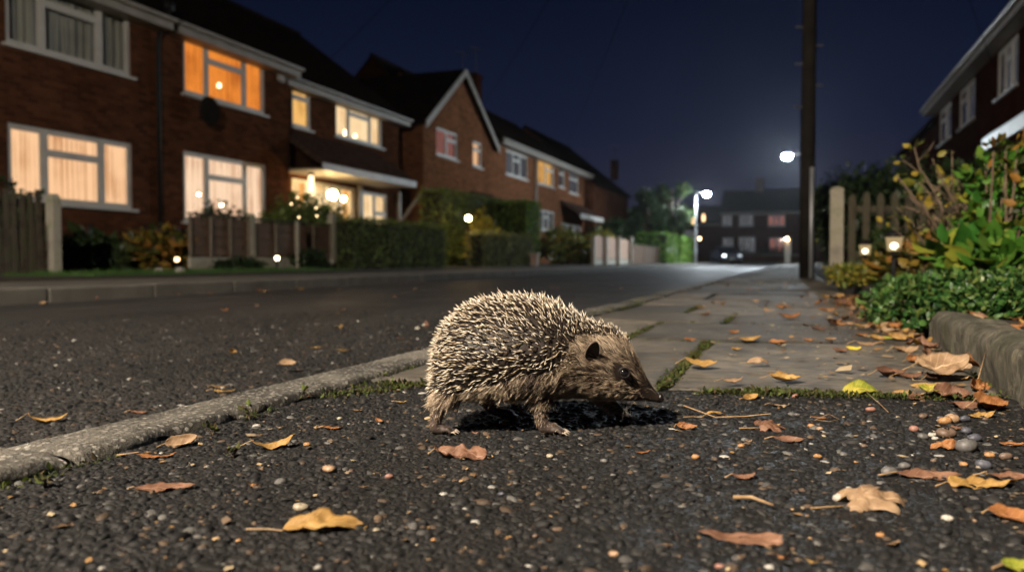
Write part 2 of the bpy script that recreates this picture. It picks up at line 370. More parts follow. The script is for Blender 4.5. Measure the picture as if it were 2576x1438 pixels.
def stone_mat(name, rough=.55):
    t = NT(name); a = t.n('ShaderNodeAttribute', attribute_name='tone').outputs['Color']; o = t.obj()
    n1 = t.noise(o, 500, 3, .7); col = t.mix(.5, a, t.ramp(n1, [(.35, (.55,.55,.55)), (.65, (1.35,1.35,1.35))]), 'MULTIPLY')
    return t.pbr(col, t.ramp(n1, [(.3, (rough-.12,)*3), (.7, (rough+.15,)*3)]), t.bump(n1, .35, .001), spec=.3)
M['stone'] = stone_mat('chippings', .66)
def jgrid(x0, x1, y0, y1, sp, rs, keep=None):
    rg = np.random.default_rng(rs); X, Y = np.meshgrid(np.arange(x0, x1, sp), np.arange(y0, y1, sp))
    P = np.stack([X.ravel(), Y.ravel()], 1)+rg.uniform(-.5,.5,(X.size, 2))*sp
    if keep is not None: P = P[keep(P[:, 0], P[:, 1])]
    return P, rg
P, rg = jgrid(KR+.004, .292, .15, 1.33, .0054, 1, lambda x, y: y < 1.11+(x+.65)*.19)
z = rg.uniform(-.0026, -.0003, len(P)); far = P[:, 0] < -.6
tag(stones('tarmac_chippings', M['stone'], np.column_stack([P, z]), .0069, 2, .05), 'dark rounded chippings set in the tarmac of the footpath', 'chippings', kind='stuff')
P, rg = jgrid(-4.3, KL-.004, .1, 4.6, .0092, 3, lambda x, y: ~((x > -.875) & (y < .81)))
k = rg.uniform(0, 1, len(P)) < np.clip(1.55-.34*np.hypot(P[:, 0], P[:, 1]), 0, 1); P = P[k]
tag(stones('road_chippings', M['stone'], np.column_stack([P, RZ+rg.uniform(-.0026, -.0006, len(P))]), .0095, 4, .04), 'dark chippings standing out of the road surface beside the kerb', 'chippings', kind='stuff')
# ================================================================ the hedgehog
HD = .94
hog = thing('hedgehog', 'brown spiny hedgehog walking across the tarmac footpath, nose to the right', 'hedgehog', cw(.0391, HD, 0.001), YAW)
def L(u, v, y=0.0):                      # sketch coordinates -> metres in the animal's own frame
    d = HD+y; X = (1100+u/2.876)*.936; Y = (740+v/2.876)*.936
    return Vector(((X-1288)/2004*d-.0391, y, .197-(Y-655)/2004*d-.001))
def local(o): o.parent = hog; return o
hb = MB()
st = [(212,700,745,8),(222,600,830,26),(250,500,880,38),(300,405,905,50),(380,320,905,61),(480,255,908,68),(600,212,910,72),(740,186,912,74),
      (880,186,914,73),(1020,210,915,70),(1160,255,918,63),(1290,322,925,54),(1400,372,940,46),(1500,392,948,39),(1590,412,952,33),
      (1660,470,956,27),(1720,565,960,22),(1775,672,963,17.5),(1820,760,966,14),(1860,825,970,11),(1895,878,975,8.5),(1920,905,978,7),(1936,925,972,4)]
vs = []; N = 40
for u, a, b, hw in st:
    p, q = L(u, a), L(u, b); hh = (p.z-q.z)/2; cz = (p.z+q.z)/2; hy = hw/1000
    head = min(1, max(0, (u-1250)/400)); yc = -.004*head*(u > 1300)
    for k in range(N):
        an = 2*math.pi*k/N; c_, s_ = math.cos(an), math.sin(an)
        e1 = .92 if s_ > 0 else .5; y = math.copysign(abs(c_)**e1, c_)*hy; zz = math.copysign(abs(s_)**.95, s_)*hh
        # egg section: widest low down on the trunk, low on the cheeks
        y *= 1-.16*max(zz, 0)/(hh or 1)+.02*min(zz, 0)/(hh or 1)
        vs.append((p.x, y+yc, cz+zz))
hb.add(vs, [(i*N+k, i*N+(k+1)%N, (i+1)*N+(k+1)%N, (i+1)*N+k) for i in range(len(st)-1) for k in range(N)] + [tuple(range(N))[::-1], tuple(range((len(st)-1)*N, len(st)*N))])
def chain(pts):                          # (u, z mm, y mm, r mm) -> closed tapering limb with round ends
    P = [Vector((L(u, 1000).x, y/1000, z/1000)) for u, z, y, r in pts]; rr = [r/1000 for *_, r in pts]
    d0 = (P[0]-P[1]).normalized(); d1 = (P[-1]-P[-2]).normalized()
    P2 = [P[0]+d0*rr[0]*.95, P[0]+d0*rr[0]*.7]+P+[P[-1]+d1*rr[-1]*.7, P[-1]+d1*rr[-1]*.95]
    r2 = [rr[0]*.3, rr[0]*.7]+rr+[rr[-1]*.7, rr[-1]*.3]
    # resample smoothly
    Q, q = [], []
    for i in range(len(P2)-1):
        for k in range(3): Q.append(P2[i].lerp(P2[i+1], k/3)); q.append(r2[i]+(r2[i+1]-r2[i])*k/3)
    Q.append(P2[-1]); q.append(r2[-1]); hb.tube(Q, q, 14)
claw_sets = []
def paw(u, z, y, n, spread, length, lift=0.0, turn=0.0):
    claws = MB(); claw_sets.append(claws)
    for k in range(n):
        s = (k-(n-1)/2)/((n-1)/2); ln = length*(1-.22*abs(s)**1.5); ang = s*.42+turn
        x0 = L(u, 1000).x; dx, dy = math.cos(ang), math.sin(ang)
        a = Vector((x0+dx*.001, y/1000+s*spread/1000, z/1000)); b = a+Vector((dx, dy, 0))*ln*.55/1000+Vector((0,0,.0016+lift)); c = a+Vector((dx, dy, 0))*ln/1000; c.z = .0022+lift*.4
        hb.tube([a-(b-a)*.25, a, a.lerp(b,.5), b, b.lerp(c,.5), c, c+(c-b)*.12], [.0015,.0027,.0028,.0027,.0024,.0021,.0010], 10)
        t = Vector((dx, dy, 0)); claws.tube([c+t*.0008+Vector((0,0,.0006)), c+t*.0032+Vector((0,0,.0012)), c+t*.0058+Vector((0,0,-.0002)), c+t*.0072+Vector((0,0,-.0016))], [.0011,.0009,.0006,.00015], 8)
chain([(340,54,-34,21),(290,40,-40,13.5),(250,27,-42,8.2),(224,14,-42,6.3),(218,7,-42,7),(250,5,-42,6.5),(285,5,-42,6)]); paw(285,4.5,-42,5,5.2,11)
chain([(1060,60,-32,22),(1028,45,-38,15),(1010,30,-41,9.5),(1010,16,-42,7.4),(1030,7.5,-43,7.0),(1075,6,-43,6.8),(1105,5.5,-43,6.4)]); paw(1095,4.5,-43,5,5.8,13, turn=-.12)
chain([(480,55,30,22),(535,38,36,14),(590,22,38,8),(650,12,38,6.5),(710,8,38,6),(770,7,38,5.8)]); paw(765,5,38,5,4.6,10)
chain([(1330,58,26,22),(1410,44,32,15),(1490,32,34,10),(1570,22,35,8),(1640,13,35,7),(1670,7,35,6.5),(1695,5.5,35,6)]); paw(1690,4.5,35,5,5,11)
hb.sph(L(1600, 830)+Vector((0,-.006,0)), .019, 18, (1.3,1.1,.85)); hb.sph(L(1560, 700)+Vector((0,-.004,0)), .027, 20, (1.2,.95,1.0))   # cheeks and brow fill the head
tmp = hb.build('tmp_body', None); tmp.location = (0,0,0)
rm = tmp.modifiers.new('r', 'REMESH'); rm.mode = 'VOXEL'; rm.voxel_size = .0012; rm.use_smooth_shade = True
sm = tmp.modifiers.new('s', 'SMOOTH'); sm.iterations = 4; sm.factor = .5
dg = bpy.context.evaluated_depsgraph_get(); dg.update()
bme = bpy.data.meshes.new_from_object(tmp.evaluated_get(dg)); bme.name = 'body'
bpy.data.objects.remove(tmp)
def hog_skin():
    t = NT('hedgehog_skin'); o = t.obj(); n1 = t.noise(o, 120, 5, .7); g = t.n('ShaderNodeSeparateXYZ', {0: o}).outputs
    c = t.ramp(n1, [(.3, (.010,.007,.005)), (.7, (.028,.019,.014))])
    lowz = t.ramp(g[2], [(.018, (1,)*3), (.045, (0,)*3)]); c = t.mix(lowz, c, t.ramp(n1, [(.3, (.03,.021,.017)), (.7, (.075,.053,.043))]))
    return t.pbr(c, .55, t.bump(t.noise(o, 900, 3), .5, .0008), spec=.4)
M['hog_skin'] = hog_skin(); bme.materials.clear(); bme.materials.append(M['hog_skin'])
body = bpy.data.objects.new('body', bme); C.objects.link(body); body.parent = hog
bme.polygons.foreach_set('use_smooth', np.full(len(bme.polygons), True))
from mathutils.bvhtree import BVHTree
co = np.empty(len(bme.vertices)*3, np.float32); bme.vertices.foreach_get('co', co); co = co.reshape(-1, 3)
bme.calc_loop_triangles(); tri = np.empty(len(bme.loop_triangles)*3, np.int32); bme.loop_triangles.foreach_get('vertices', tri); tri = tri.reshape(-1, 3)
vn = np.empty(len(bme.vertices)*3, np.float32); bme.vertices.foreach_get('normal', vn); vn = vn.reshape(-1, 3)
bvh = BVHTree.FromPolygons([tuple(c) for c in co], [tuple(t) for t in tri])
# smooth normals of the broad form, so that spines and fur comb evenly
def sample(n, seed):
    g = np.random.default_rng(seed); a, b, c = co[tri[:, 0]], co[tri[:, 1]], co[tri[:, 2]]
    ar = np.linalg.norm(np.cross(b-a, c-a), axis=1); i = g.choice(len(tri), n, p=ar/ar.sum())
    r1, r2 = np.sqrt(g.uniform(0, 1, n)), g.uniform(0, 1, n); w = np.stack([1-r1, r1*(1-r2), r1*r2], 1)[..., None]
    P = (np.stack([a[i], b[i], c[i]], 1)*w).sum(1); Nn = (np.stack([vn[tri[i, 0]], vn[tri[i, 1]], vn[tri[i, 2]]], 1)*w).sum(1)
    return P, Nn/np.linalg.norm(Nn, axis=1, keepdims=True), g
def uv_of(P):                            # back to sketch coordinates, seen from the side through the middle
    d = HD+0*P[:, 1]; X = (P[:, 0]+.0391)/d*2004+1288; Y = (.197-P[:, 2]-.001)/d*2004+655
    return np.stack([(X/.936-1100)*2.876, (Y/.936-740)*2.876], 1)
def inside(poly, U):
    r = np.zeros(len(U), bool); x, y = U[:, 0], U[:, 1]
    for (x1, y1), (x2, y2) in zip(poly, poly[1:]+poly[:1]):
        c = ((y1 > y) != (y2 > y)) & (x < (x2-x1)*(y-y1)/((y2-y1) or 1e-9)+x1); r ^= c
    return r
SP = [(100,100),(100,800),(205,838),(330,848),(500,822),(640,780),(760,738),(850,700),(1000,680),(1100,668),(1180,620),(1225,560),(1250,490),(1330,455),(1440,470),(1540,475),(1620,480),(1680,520),(1760,490),(1700,100)]
def strands(name, P, D, Ln, rad, mat, seed, sides=3, lv=(0,.35,.8), prof=(1,1,.75), bend=None, extra=None, parent=hog):
    n = len(P); D = D/np.linalg.norm(D, axis=1, keepdims=True); a = np.cross(D, np.array([.3,.2,.93])); a /= np.linalg.norm(a, axis=1, keepdims=True); b = np.cross(D, a)
    rings = []; tt = []
    for t, pr in zip(lv, prof):
        c = P+D*(Ln*t)[:, None]+(0 if bend is None else bend*((t**2)*Ln)[:, None])
        for k in range(sides):
            q = 2*np.pi*k/sides; rings.append(c+(a*math.cos(q)+b*math.sin(q))*(rad*pr)[:, None]); tt.append(t)
    rings.append(P+D*Ln[:, None]+(0 if bend is None else bend*Ln[:, None])); tt.append(1.0)
    V = np.stack(rings, 1); K = V.shape[1]; m = len(lv); F = []
    for i in range(m-1):
        for k in range(sides):
            k2 = (k+1) % sides; F += [(i*sides+k, i*sides+k2, (i+1)*sides+k2), (i*sides+k, (i+1)*sides+k2, (i+1)*sides+k)]
    for k in range(sides): F.append(((m-1)*sides+k, (m-1)*sides+(k+1) % sides, K-1))
    F = (np.array(F)[None]+(np.arange(n)*K)[:, None, None]).reshape(-1, 3)
    at = {'along': np.tile(np.array(tt), n)}
    if extra is not None: at['shade'] = np.repeat(extra, K)
    o = npmesh(name, V.reshape(-1, 3), F, mat, None, True, at); o.parent = parent; return o
def thin(P, dist, seed):                 # keep points no closer than dist
    seen = {}; keep = []
    for i, p in enumerate(P.tolist()):
        k = (int(p[0]//dist), int(p[1]//dist), int(p[2]//dist)); ok = True
        for a in (-1,0,1):
            for b in (-1,0,1):
                for c_ in (-1,0,1):
                    for q in seen.get((k[0]+a, k[1]+b, k[2]+c_), ()):
                        if (q[0]-p[0])**2+(q[1]-p[1])**2+(q[2]-p[2])**2 < dist*dist: ok = False; break
                    if not ok: break
                if not ok: break
            if not ok: break
        if ok: seen.setdefault(k, []).append(p); keep.append(i)
    return np.array(keep)
P, Nn, g = sample(22000, 5)
k = inside(SP, uv_of(P)) & (P[:, 2] > .03); P, Nn = P[k], Nn[k]; k = thin(P, .00285, 1); P, Nn = P[k], Nn[k]; n = len(P)
U = uv_of(P)
hx = np.clip((U[:, 0]-1250)/350, 0, 1)[:, None]; rear = np.clip((420-U[:, 0])/220, 0, 1)[:, None]
back = np.tile(np.array([-1.0, 0, .10]), (n, 1)); back = back*(1-hx)+np.array([-.35, 0, .9])*hx; back = back*(1-rear)+np.array([-.8, 0, -.35])*rear
tb = back-Nn*(back*Nn).sum(1, keepdims=True)
swirl = np.array([vnoise(p[0]*28, p[1]*28, p[2]*28+4) for p in P])[:, None]; swirl2 = np.array([vnoise(p[0]*30+9, p[1]*28, p[2]*28) for p in P])[:, None]
D = Nn*(.62+.10*hx)+tb*.85+g.normal(0, .27, (n, 3))+np.cross(Nn, back)*swirl*.6+back*0+np.array([0,0,1])*swirl2*.35
D /= np.linalg.norm(D, axis=1, keepdims=True)
dotn = (D*Nn).sum(1, keepdims=True); D += Nn*np.maximum(0, .3-dotn)
Ln = g.uniform(.0130, .0190, n)*(1-.42*hx[:, 0])*(1-.12*rear[:, 0]); rad = g.uniform(.00050, .00068, n)*(1-.28*hx[:, 0])
def spine_mat():
    t = NT('spines'); a = t.n('ShaderNodeAttribute', attribute_name='along').outputs['Fac']; s = t.n('ShaderNodeNewGeometry').outputs['Random Per Island']
    a2 = t.math('ADD', a, t.math('MULTIPLY', t.math('SUBTRACT', s, .5), .22))
    c = t.ramp(a2, [(.0, (.006,.004,.003)), (.53, (.010,.0065,.0045)), (.61, (.38,.30,.20)), (.68, (.66,.59,.47)), (.9, (.74,.67,.55)), (1, (.35,.26,.17))])  # dark spine roots, deepened to stand for shade between spines
    c2 = t.mix(t.math('GREATER_THAN', s, .72), c, t.ramp(a2, [(.3, (.02,.012,.008)), (.45, (.4,.32,.2)), (.62, (.16,.1,.06)), (.75, (.45,.36,.24)), (1, (.5,.42,.3))]))
    return t.pbr(c2, .38, spec=.5)
M['spine'] = spine_mat()
strands('spines', P-Nn*.001, D, Ln, rad, M['spine'], 1, 4, (0,.35,.72), (.7,1,.8), bend=g.normal(0, .05, (n, 3)))
# fur
P, Nn, g = sample(64000, 9); U = uv_of(P)
noseP = np.array(L(1930, 950)); dist = np.linalg.norm(P-noseP, axis=1)
eyeL = L(1645, 738, -.0)
k = ~inside(SP, U) & (dist > .0085); foot = P[:, 2] < .0105
k &= ~(foot & (g.uniform(0, 1, len(P)) < .93))
for sgn in (-1, 1):
    hit = bvh.ray_cast(Vector((L(1645, 738, -.02).x, sgn*.2, L(1645, 738, -.02).z)), Vector((0, -sgn, 0)))[0]
    if sgn < 0: eye_near = hit
    else: eye_far = hit
    k &= np.linalg.norm(P-np.array(hit), axis=1) > .0090
P, Nn, U, dist = P[k], Nn[k], U[k], dist[k]; n = len(P)
head = np.clip((U[:, 0]-1040)/280, 0, 1)[:, None]; leg = np.clip((.040-P[:, 2])/.008, 0, 1)[:, None]*(np.clip((1500-U[:, 0])/100, 0, 1)[:, None])
away = P-noseP; away /= np.linalg.norm(away, axis=1, keepdims=True)
ub = np.clip((U[:, 1]-700)/250, 0, 1)[:, None]
hd = away*np.array([1,1,.75])+np.array([0,0,.12])*(1-ub)*0+np.array([0,0,-.35])*ub
brow = np.clip((640-U[:, 1])/150, 0, 1)[:, None]*np.clip((U[:, 0]-1350)/100, 0, 1)[:, None]
hd = hd*(1-.4*brow)+np.array([-.55,0,.75])*brow*.6
skirt = np.array([-.82, 0, -.42])*np.ones((n, 1)); skirt[:, 2] -= .35*np.clip((U[:, 0]-700)/400, 0, 1)
dirv = skirt*(1-head)+hd*head; dirv = dirv*(1-leg)+np.array([-.15, 0, -1])*leg
tb = dirv-Nn*(dirv*Nn).sum(1, keepdims=True); tb /= np.linalg.norm(tb, axis=1, keepdims=True)+1e-6
sw = np.array([vnoise(p[0]*60, p[1]*60, p[2]*60) for p in P])[:, None]
D = tb+Nn*(.42-.16*head+.05*leg)+np.cross(Nn, tb)*sw*.8+g.normal(0, .17, (n, 3))*(1-.45*head)
Ln = (.0115+.006*g.uniform(0, 1, n))*(1-head[:, 0])+np.clip(.0022+(dist-.01)*.19, .0022, .0115)*g.uniform(.7, 1.15, n)*head[:, 0]
Ln = Ln*(1-leg[:, 0])+.0042*g.uniform(.6, 1.2, n)*leg[:, 0]
far_guard = g.uniform(0, 1, n) > .93; Ln[far_guard] *= 1.35
rad = np.where(g.uniform(0, 1, n) < .35, .00026, .00016)*(1-.3*head[:, 0])
# clumping
cc = P[g.choice(n, 1600, replace=False)]; ci = np.empty(n, int)
for s0 in range(0, n, 2000): ci[s0:s0+2000] = ((P[s0:s0+2000, None]-cc[None])**2).sum(2).argmin(1)
bend = (cc[ci]-P)/np.maximum(Ln, .004)[:, None]*.55; bend -= Nn*(bend*Nn).sum(1, keepdims=True); bend = np.clip(bend, -.4, .4)
bend += np.array([0,0,-.16])*(1-head)*(1-leg)-Nn*.06
shade = .58+.8*np.array([vnoise(p[0]*45, p[1]*45, p[2]*45+7) for p in P])+g.normal(0, .27, n)
d_eye = np.linalg.norm((P-np.array(eye_near))*np.array([1,.6,1]), axis=1)
mask = np.clip(1-dist/.046, 0, 1)*1.4+np.clip(1-d_eye/.0125, 0, 1)*.9
mask = np.clip(mask, 0, 1)*np.clip((U[:, 0]-1400)/150, 0, 1)
low = np.clip((.030-P[:, 2])/.02, 0, 1)
shade += .42*head[:, 0]*(1-np.clip((U[:, 0]-1720)/80, 0, 1))  # tan head fur, lightened further for light on the face
shade = shade*(1-.85*mask)-.25*mask-.2*low*(1-np.clip((U[:, 0]-1500)/200, 0, 1)); shade[far_guard] += .5; rad[far_guard] *= 1.35
def fur_mat():
    t = NT('fur'); a = t.n('ShaderNodeAttribute', attribute_name='along').outputs['Fac']; s = t.n('ShaderNodeAttribute', attribute_name='shade').outputs['Fac']
    tip = t.ramp(s, [(0, (.028,.019,.014)), (.25, (.10,.064,.042)), (.5, (.27,.185,.12)), (1, (.66,.53,.38))]); root = t.ramp(s, [(0, (.012,.008,.006)), (1, (.15,.10,.07))])
    return t.pbr(t.mix(t.ramp(a, [(.1, (0,)*3), (.7, (1,)*3)]), root, tip), .5, spec=.35)
M['fur'] = fur_mat()
strands('fur', P-Nn*.0006, D, Ln, rad, M['fur'], 2, 3, (0,.3,.6,.85), (1,1,.85,.5), bend=bend, extra=np.clip(shade, 0, 1))
# whiskers
M['whisker'] = nm('whisker', (.3,.22,.15), (.5,.42,.32), 30, .4, 0)
wh = MB()
for i in range(7):
    p = L(1680+rnd.uniform(0,170), 860+rnd.uniform(-20,90), -.012); h0 = bvh.find_nearest(p)[0]
    d = Vector((rnd.uniform(-.5,.35), rnd.uniform(-.9,-.2), rnd.uniform(-.7,.1))).normalized(); l = rnd.uniform(.012,.024)
    wh.tube([h0, h0+d*l*.5, h0+d*l+Vector((0,0,-.004))], [.00014,.0001,.00004], 4)
for (u, v, y) in [(1700,985,-.012),(1722,985,-.01),(1690,980,-.014)]:
    p = L(u, v, y); wh.tube([p, p+Vector((-.002,-.003,-.008)), p+Vector((-.001,-.004,-.016))], [.00016,.00012,.00005], 4)
local(wh.build('whiskers', M['whisker']))
# eyes, nose, ears, claws
M['eye'] = NT('eye_black').pbr((.004,.003,.003), .06, spec=.9, Coat_Weight=1.0, Coat_Roughness=.02)
M['nose'] = nm('nose_leather', (.004,.003,.003), (.012,.009,.009), 200, .22, .5, 700, .0006, .7)
M['lid'] = nm('eyelid_skin', (.008,.006,.005), (.018,.013,.011), 200, .5, .3, 500, .0006)
M['claw'] = nm('claw_horn', (.22,.17,.12), (.42,.35,.27), 200, .35, .1)
for nme, pt, sg in (('eye', eye_near, -1), ('eye', eye_far, 1)):
    c = Vector(pt)+Vector((.0006, sg*.0006, 0)); local(MB().sph(c, .0058, 24, (1.08,.95,1)).build(nme, M['eye'], smooth=True))
    ld = MB(); ring = []
    for k in range(25):
        q = 2*math.pi*k/24; ring.append(c+Vector((math.cos(q)*.0062, sg*.0024, math.sin(q)*.0057)))
    ld.tube(ring, .0009, 8, caps=False); local(ld.build('eyelid', M['lid'], smooth=True))
nc = L(1934, 950, -.002)
nb = MB().sph(nc, .0062, 22, (1.0,1.05,.95)).sph(nc+Vector((.0012,-.0032,.0005)), .0043, 16).sph(nc+Vector((.0012,.0032,.0005)), .0043, 16)
nose_o = local(nb.build('nose', M['nose'], smooth=True))
no = MB()
for sg in (-1, 1): no.sph(nc+Vector((.0036, sg*.0052, -.0004)), .0017, 12, (1,.8,1.25))
nostr = no.build('nostrils', M['black'], smooth=True); nostr.parent = nose_o
M['ear'] = nm('ear_skin', (.045,.03,.023), (.13,.09,.07), 180, .5, .4, 500, .0008)
for sg in (-1, 1):
    e0 = bvh.ray_cast(Vector((L(1388, 590, -.035).x, sg*.2, L(1388, 590, -.035).z)), Vector((0, -sg, 0)))[0]
    up = Vector((.10, sg*.25, 1)).normalized(); out = Vector((.45, sg*1.0, .02)).normalized(); side = up.cross(out).normalized()
    vs = []; fs = []; nr, na = 8, 28
    for i in range(nr+1):
        r = i/nr
        for k in range(na):
            q = 2*math.pi*k/na; cx, sz = math.cos(q)*r, math.sin(q)*r
            dish = -.0048*(1-r**2)+.0012*(r > .93); vs.append(e0+up*(.0015+sz*.0130)+side*(cx*.0092*(1-.12*sz))+out*(.0048+dish+.0025*sz))
    fs = [(i*na+k, i*na+(k+1)%na, (i+1)*na+(k+1)%na, (i+1)*na+k) for i in range(nr) for k in range(na)]
    eo = local(MB().add(vs, fs).build('ear', M['ear'], smooth=True)); so = eo.modifiers.new('t', 'SOLIDIFY'); so.thickness = .0013
for cs in claw_sets: local(cs.build('claws', M['claw'], smooth=True))
# street lamp that lights the foreground
def emis(name, col, st): return emit(name, col, st)
def street_lamp(X, Y, z0, h, arm, label, group, col, st, br=.11, pole_r=.05, head=True):
    t = thing('street_lamp', label, 'street lamp', (X, Y, z0), 0, group)
    MB().lathe((X, Y, z0), [(pole_r*2, 0), (pole_r*2, .9), (pole_r*1.3, 1.0), (pole_r*1.1, h*.6), (pole_r*.8, h-.02)], 14).build('pole', M['steel'], t, True)
    MB().tube([(X, Y, z0+h-.15), (X, Y, z0+h), (X+arm*.15, Y, z0+h+.08), (X+arm*.6, Y, z0+h+.12), (X+arm*.9, Y, z0+h+.1)], pole_r*.65, 10).build('arm', M['steel'], t, True)
    hx, hz = X+arm, z0+h+.1
    hd = MB().sph((hx, Y, hz+.03), 1, 16, (.26, .13, .075)).build('lamp_head', M['lead'], t, True)
    MB().sph((hx+arm*.05, Y, hz-.075), 1, 16, (br*1.25, br*1.1, br*.9)).build('bulb_cover', emis('lamp_glow', col, st), hd, True)
    return t
# ================================================================ lamps
kl = cw(-3.5, -2.85)
street_lamp(-4.9, kl.y, .012, 4.75, kl.x+4.9, 'grey street lamp on the near left pavement lighting the footpath', None, (1,.86,.70), 9600, br=.12)
street_lamp(.62, 37.3, .0, 4.75, -.95, 'white street lamp glowing beside the wooden pole', 'street lamps along the road', (.82,.93,1), 5200, br=.15)
street_lamp(-5.9, 51, .0, 4.3, .62, 'smaller white street lamp at the far bend of the road', 'street lamps along the road', (.85,.94,1), 2200, br=.15)
l1 = [o for o in C.objects if o.name.startswith('street_lamp')][1]
MB().box(.62-.95+.20, .62-.95+.22, 37.3-.95, 37.3+.45, 4.5, 5.0).build('added_light_shield', M['room'], l1)  # plate added to keep lamp light off the right hand houses
# ================================================================ houses
class Map:                               # a: along the facade, d: depth behind it, z: height
    def __init__(s, kind, F): s.k, s.F = kind, F
    def __call__(s, a, d, z):
        if s.k == 'L': return (s.F-d, a, z)
        if s.k == 'R': return (s.F+d, a, z)
        return (a, s.F+d, z)
    def px(s, x, y, off=0.0):            # sight line to facade coordinates (a, z)
        if s.k == 'L': p = FX(x, y, s.F+off); return p.y, p.z
        if s.k == 'R': p = FX(x, y, s.F-off); return p.y, p.z
        p = FY(x, y, s.F-off); return p.x, p.z
def mbox(mb, mp, a0, a1, d0, d1, z0, z1):
    p, q = mp(a0, d0, z0), mp(a1, d1, z1); return mb.box(p[0], q[0], p[1], q[1], p[2], q[2])
def quad(mb, *pts): mb.add(pts, [tuple(range(len(pts)))])
def grid_wall(mb, mp, a0, a1, z0, z1, openings, d=0.0, rev=.14):
    A = sorted({a0, a1, *[o[0] for o in openings], *[o[1] for o in openings]}); Z = sorted({z0, z1, *[o[2] for o in openings], *[o[3] for o in openings]})
    A = [a for a in A if a0 <= a <= a1]; Z = [z for z in Z if z0 <= z <= z1]
    for i in range(len(A)-1):
        for j in range(len(Z)-1):
            ca, cz = (A[i]+A[i+1])/2, (Z[j]+Z[j+1])/2
            if any(o[0] < ca < o[1] and o[2] < cz < o[3] for o in openings): continue
            quad(mb, mp(A[i], d, Z[j]), mp(A[i+1], d, Z[j]), mp(A[i+1], d, Z[j+1]), mp(A[i], d, Z[j+1]))
    for o in openings:
        quad(mb, mp(o[0], d, o[2]), mp(o[1], d, o[2]), mp(o[1], d+rev, o[2]), mp(o[0], d+rev, o[2])); quad(mb, mp(o[0], d, o[3]), mp(o[1], d, o[3]), mp(o[1], d+rev, o[3]), mp(o[0], d+rev, o[3]))
        for a in o[:2]: quad(mb, mp(a, d, o[2]), mp(a, d, o[3]), mp(a, d+rev, o[3]), mp(a, d+rev, o[2]))
def window(root, mp, a0, a1, z0, z1, style, cur, d=0.0, label=None, fw=.065, sill=True, name='window'):
    """style: list of mullion fractions, plus set of bays that carry a top light"""
    mull, tops = style; fr = MB(); f0, f1 = d+.03, d+.09
    mbox(fr, mp, a0, a1, f0, f1, z0, z0+fw); mbox(fr, mp, a0, a1, f0, f1, z1-fw, z1)
    mbox(fr, mp, a0, a0+fw, f0, f1, z0+fw, z1-fw); mbox(fr, mp, a1-fw, a1, f0, f1, z0+fw, z1-fw)
    xs = [a0+fw]
    for m in mull:
        c = a0+(a1-a0)*m; mbox(fr, mp, c-.045, c+.045, f0-.004, f1, z0+fw, z1-fw); xs += [c-.045, c+.045]
    xs.append(a1-fw)
    for b, (l, r) in enumerate(zip(xs[::2], xs[1::2])):
        if b in tops: zt = z0+(z1-z0)*.68; mbox(fr, mp, l, r, f0-.002, f1, zt-.035, zt+.035)
        # opening sash frames inside each bay
        segs = [(z0+fw, z1-fw)] if b not in tops else [(z0+fw, zt-.035), (zt+.035, z1-fw)]
        for za, zb in segs:
            s = .03
            mbox(fr, mp, l, r, f0+.008, f1-.01, za, za+s); mbox(fr, mp, l, r, f0+.008, f1-.01, zb-s, zb)
            mbox(fr, mp, l, l+s, f0+.008, f1-.01, za+s, zb-s); mbox(fr, mp, r-s, r, f0+.008, f1-.01, za+s, zb-s)
    fo = fr.build(name, M['white'], root)
    if label: fo['label'] = label
    g = MB(); mbox(g, mp, a0+fw*.8, a1-fw*.8, d+.058, d+.064, z0+fw*.8, z1-fw*.8); g.build('pane', M['glass'], fo)
    if cur:
        c = MB(); n = 72; vs = []
        for i in range(n+1):
            a = a0-.02+(a1-a0+.04)*i/n; dd = d+.19+.022*math.sin(i*1.35)+.012*math.sin(i*.57+1)
            vs += [mp(a, dd, z0-.02), mp(a, dd+.005*math.sin(i*.9), z1+.02)]
        c.add(vs, [(2*i, 2*i+2, 2*i+3, 2*i+1) for i in range(n)]); c.build('curtain', M[cur], fo, True)
    if sill:
        sl = MB(); mbox(sl, mp, a0-.08, a1+.08, d-.07, d+.05, z0-.055, z0-.002); sl.build('sill', M['white'], fo)
    return fo
S3 = ([.27, .73], {1}); S2 = ([.5], {1}); S1 = ([], {0}); S1b = ([], set()); S3s = ([.33, .66], {1})
def roof(root, mp, a0, a1, D, ze, zr, over=.38, side=.12, mat='tile', th=.14):
    rb = MB(); sl = (zr-ze)/(D/2)
    prof = [(-over, ze-over*sl), (D/2, zr), (D+over, ze-over*sl), (D+over, ze-over*sl-th), (D/2, zr-th), (-over, ze-over*sl-th)]
    prof = [(d, z+th+.01) for d, z in prof]
    rb.prism(prof, lambda p, t: mp(t, p[0], p[1]), a0-side, a1+side)
    ro = rb.build('roof', M[mat], root)
    rt = MB(); rt.tube([mp(a0-side, D/2, zr+th+.0), mp(a1+side, D/2, zr+th+.0)], .09, 8); rt.build('ridge', M[mat], ro)
    return ro, ze-over*sl
def eave(root, mp, a0, a1, zb, over=.38, side=.12):
    fb = MB(); mbox(fb, mp, a0-side, a1+side, -over-.03, -over-.002, zb-.13, zb+.12); mbox(fb, mp, a0-side, a1+side, -over-.002, 0, zb-.125, zb-.10)
    fo = fb.build('fascia', M['fascia'], root)
    gb = MB(); n = 8; pr = [(-over-.09+.06*math.cos(math.pi+math.pi*k/n), zb+.07+.06*math.sin(math.pi+math.pi*k/n)) for k in range(n+1)]
    pr += [(p+.0 if i else p, z+.012) for i, (p, z) in enumerate(pr[::-1])]
    gb.prism(pr, lambda p, t: mp(t, p[0], p[1]), a0-side, a1+side); gb.build('gutter', M['fascia'], fo)
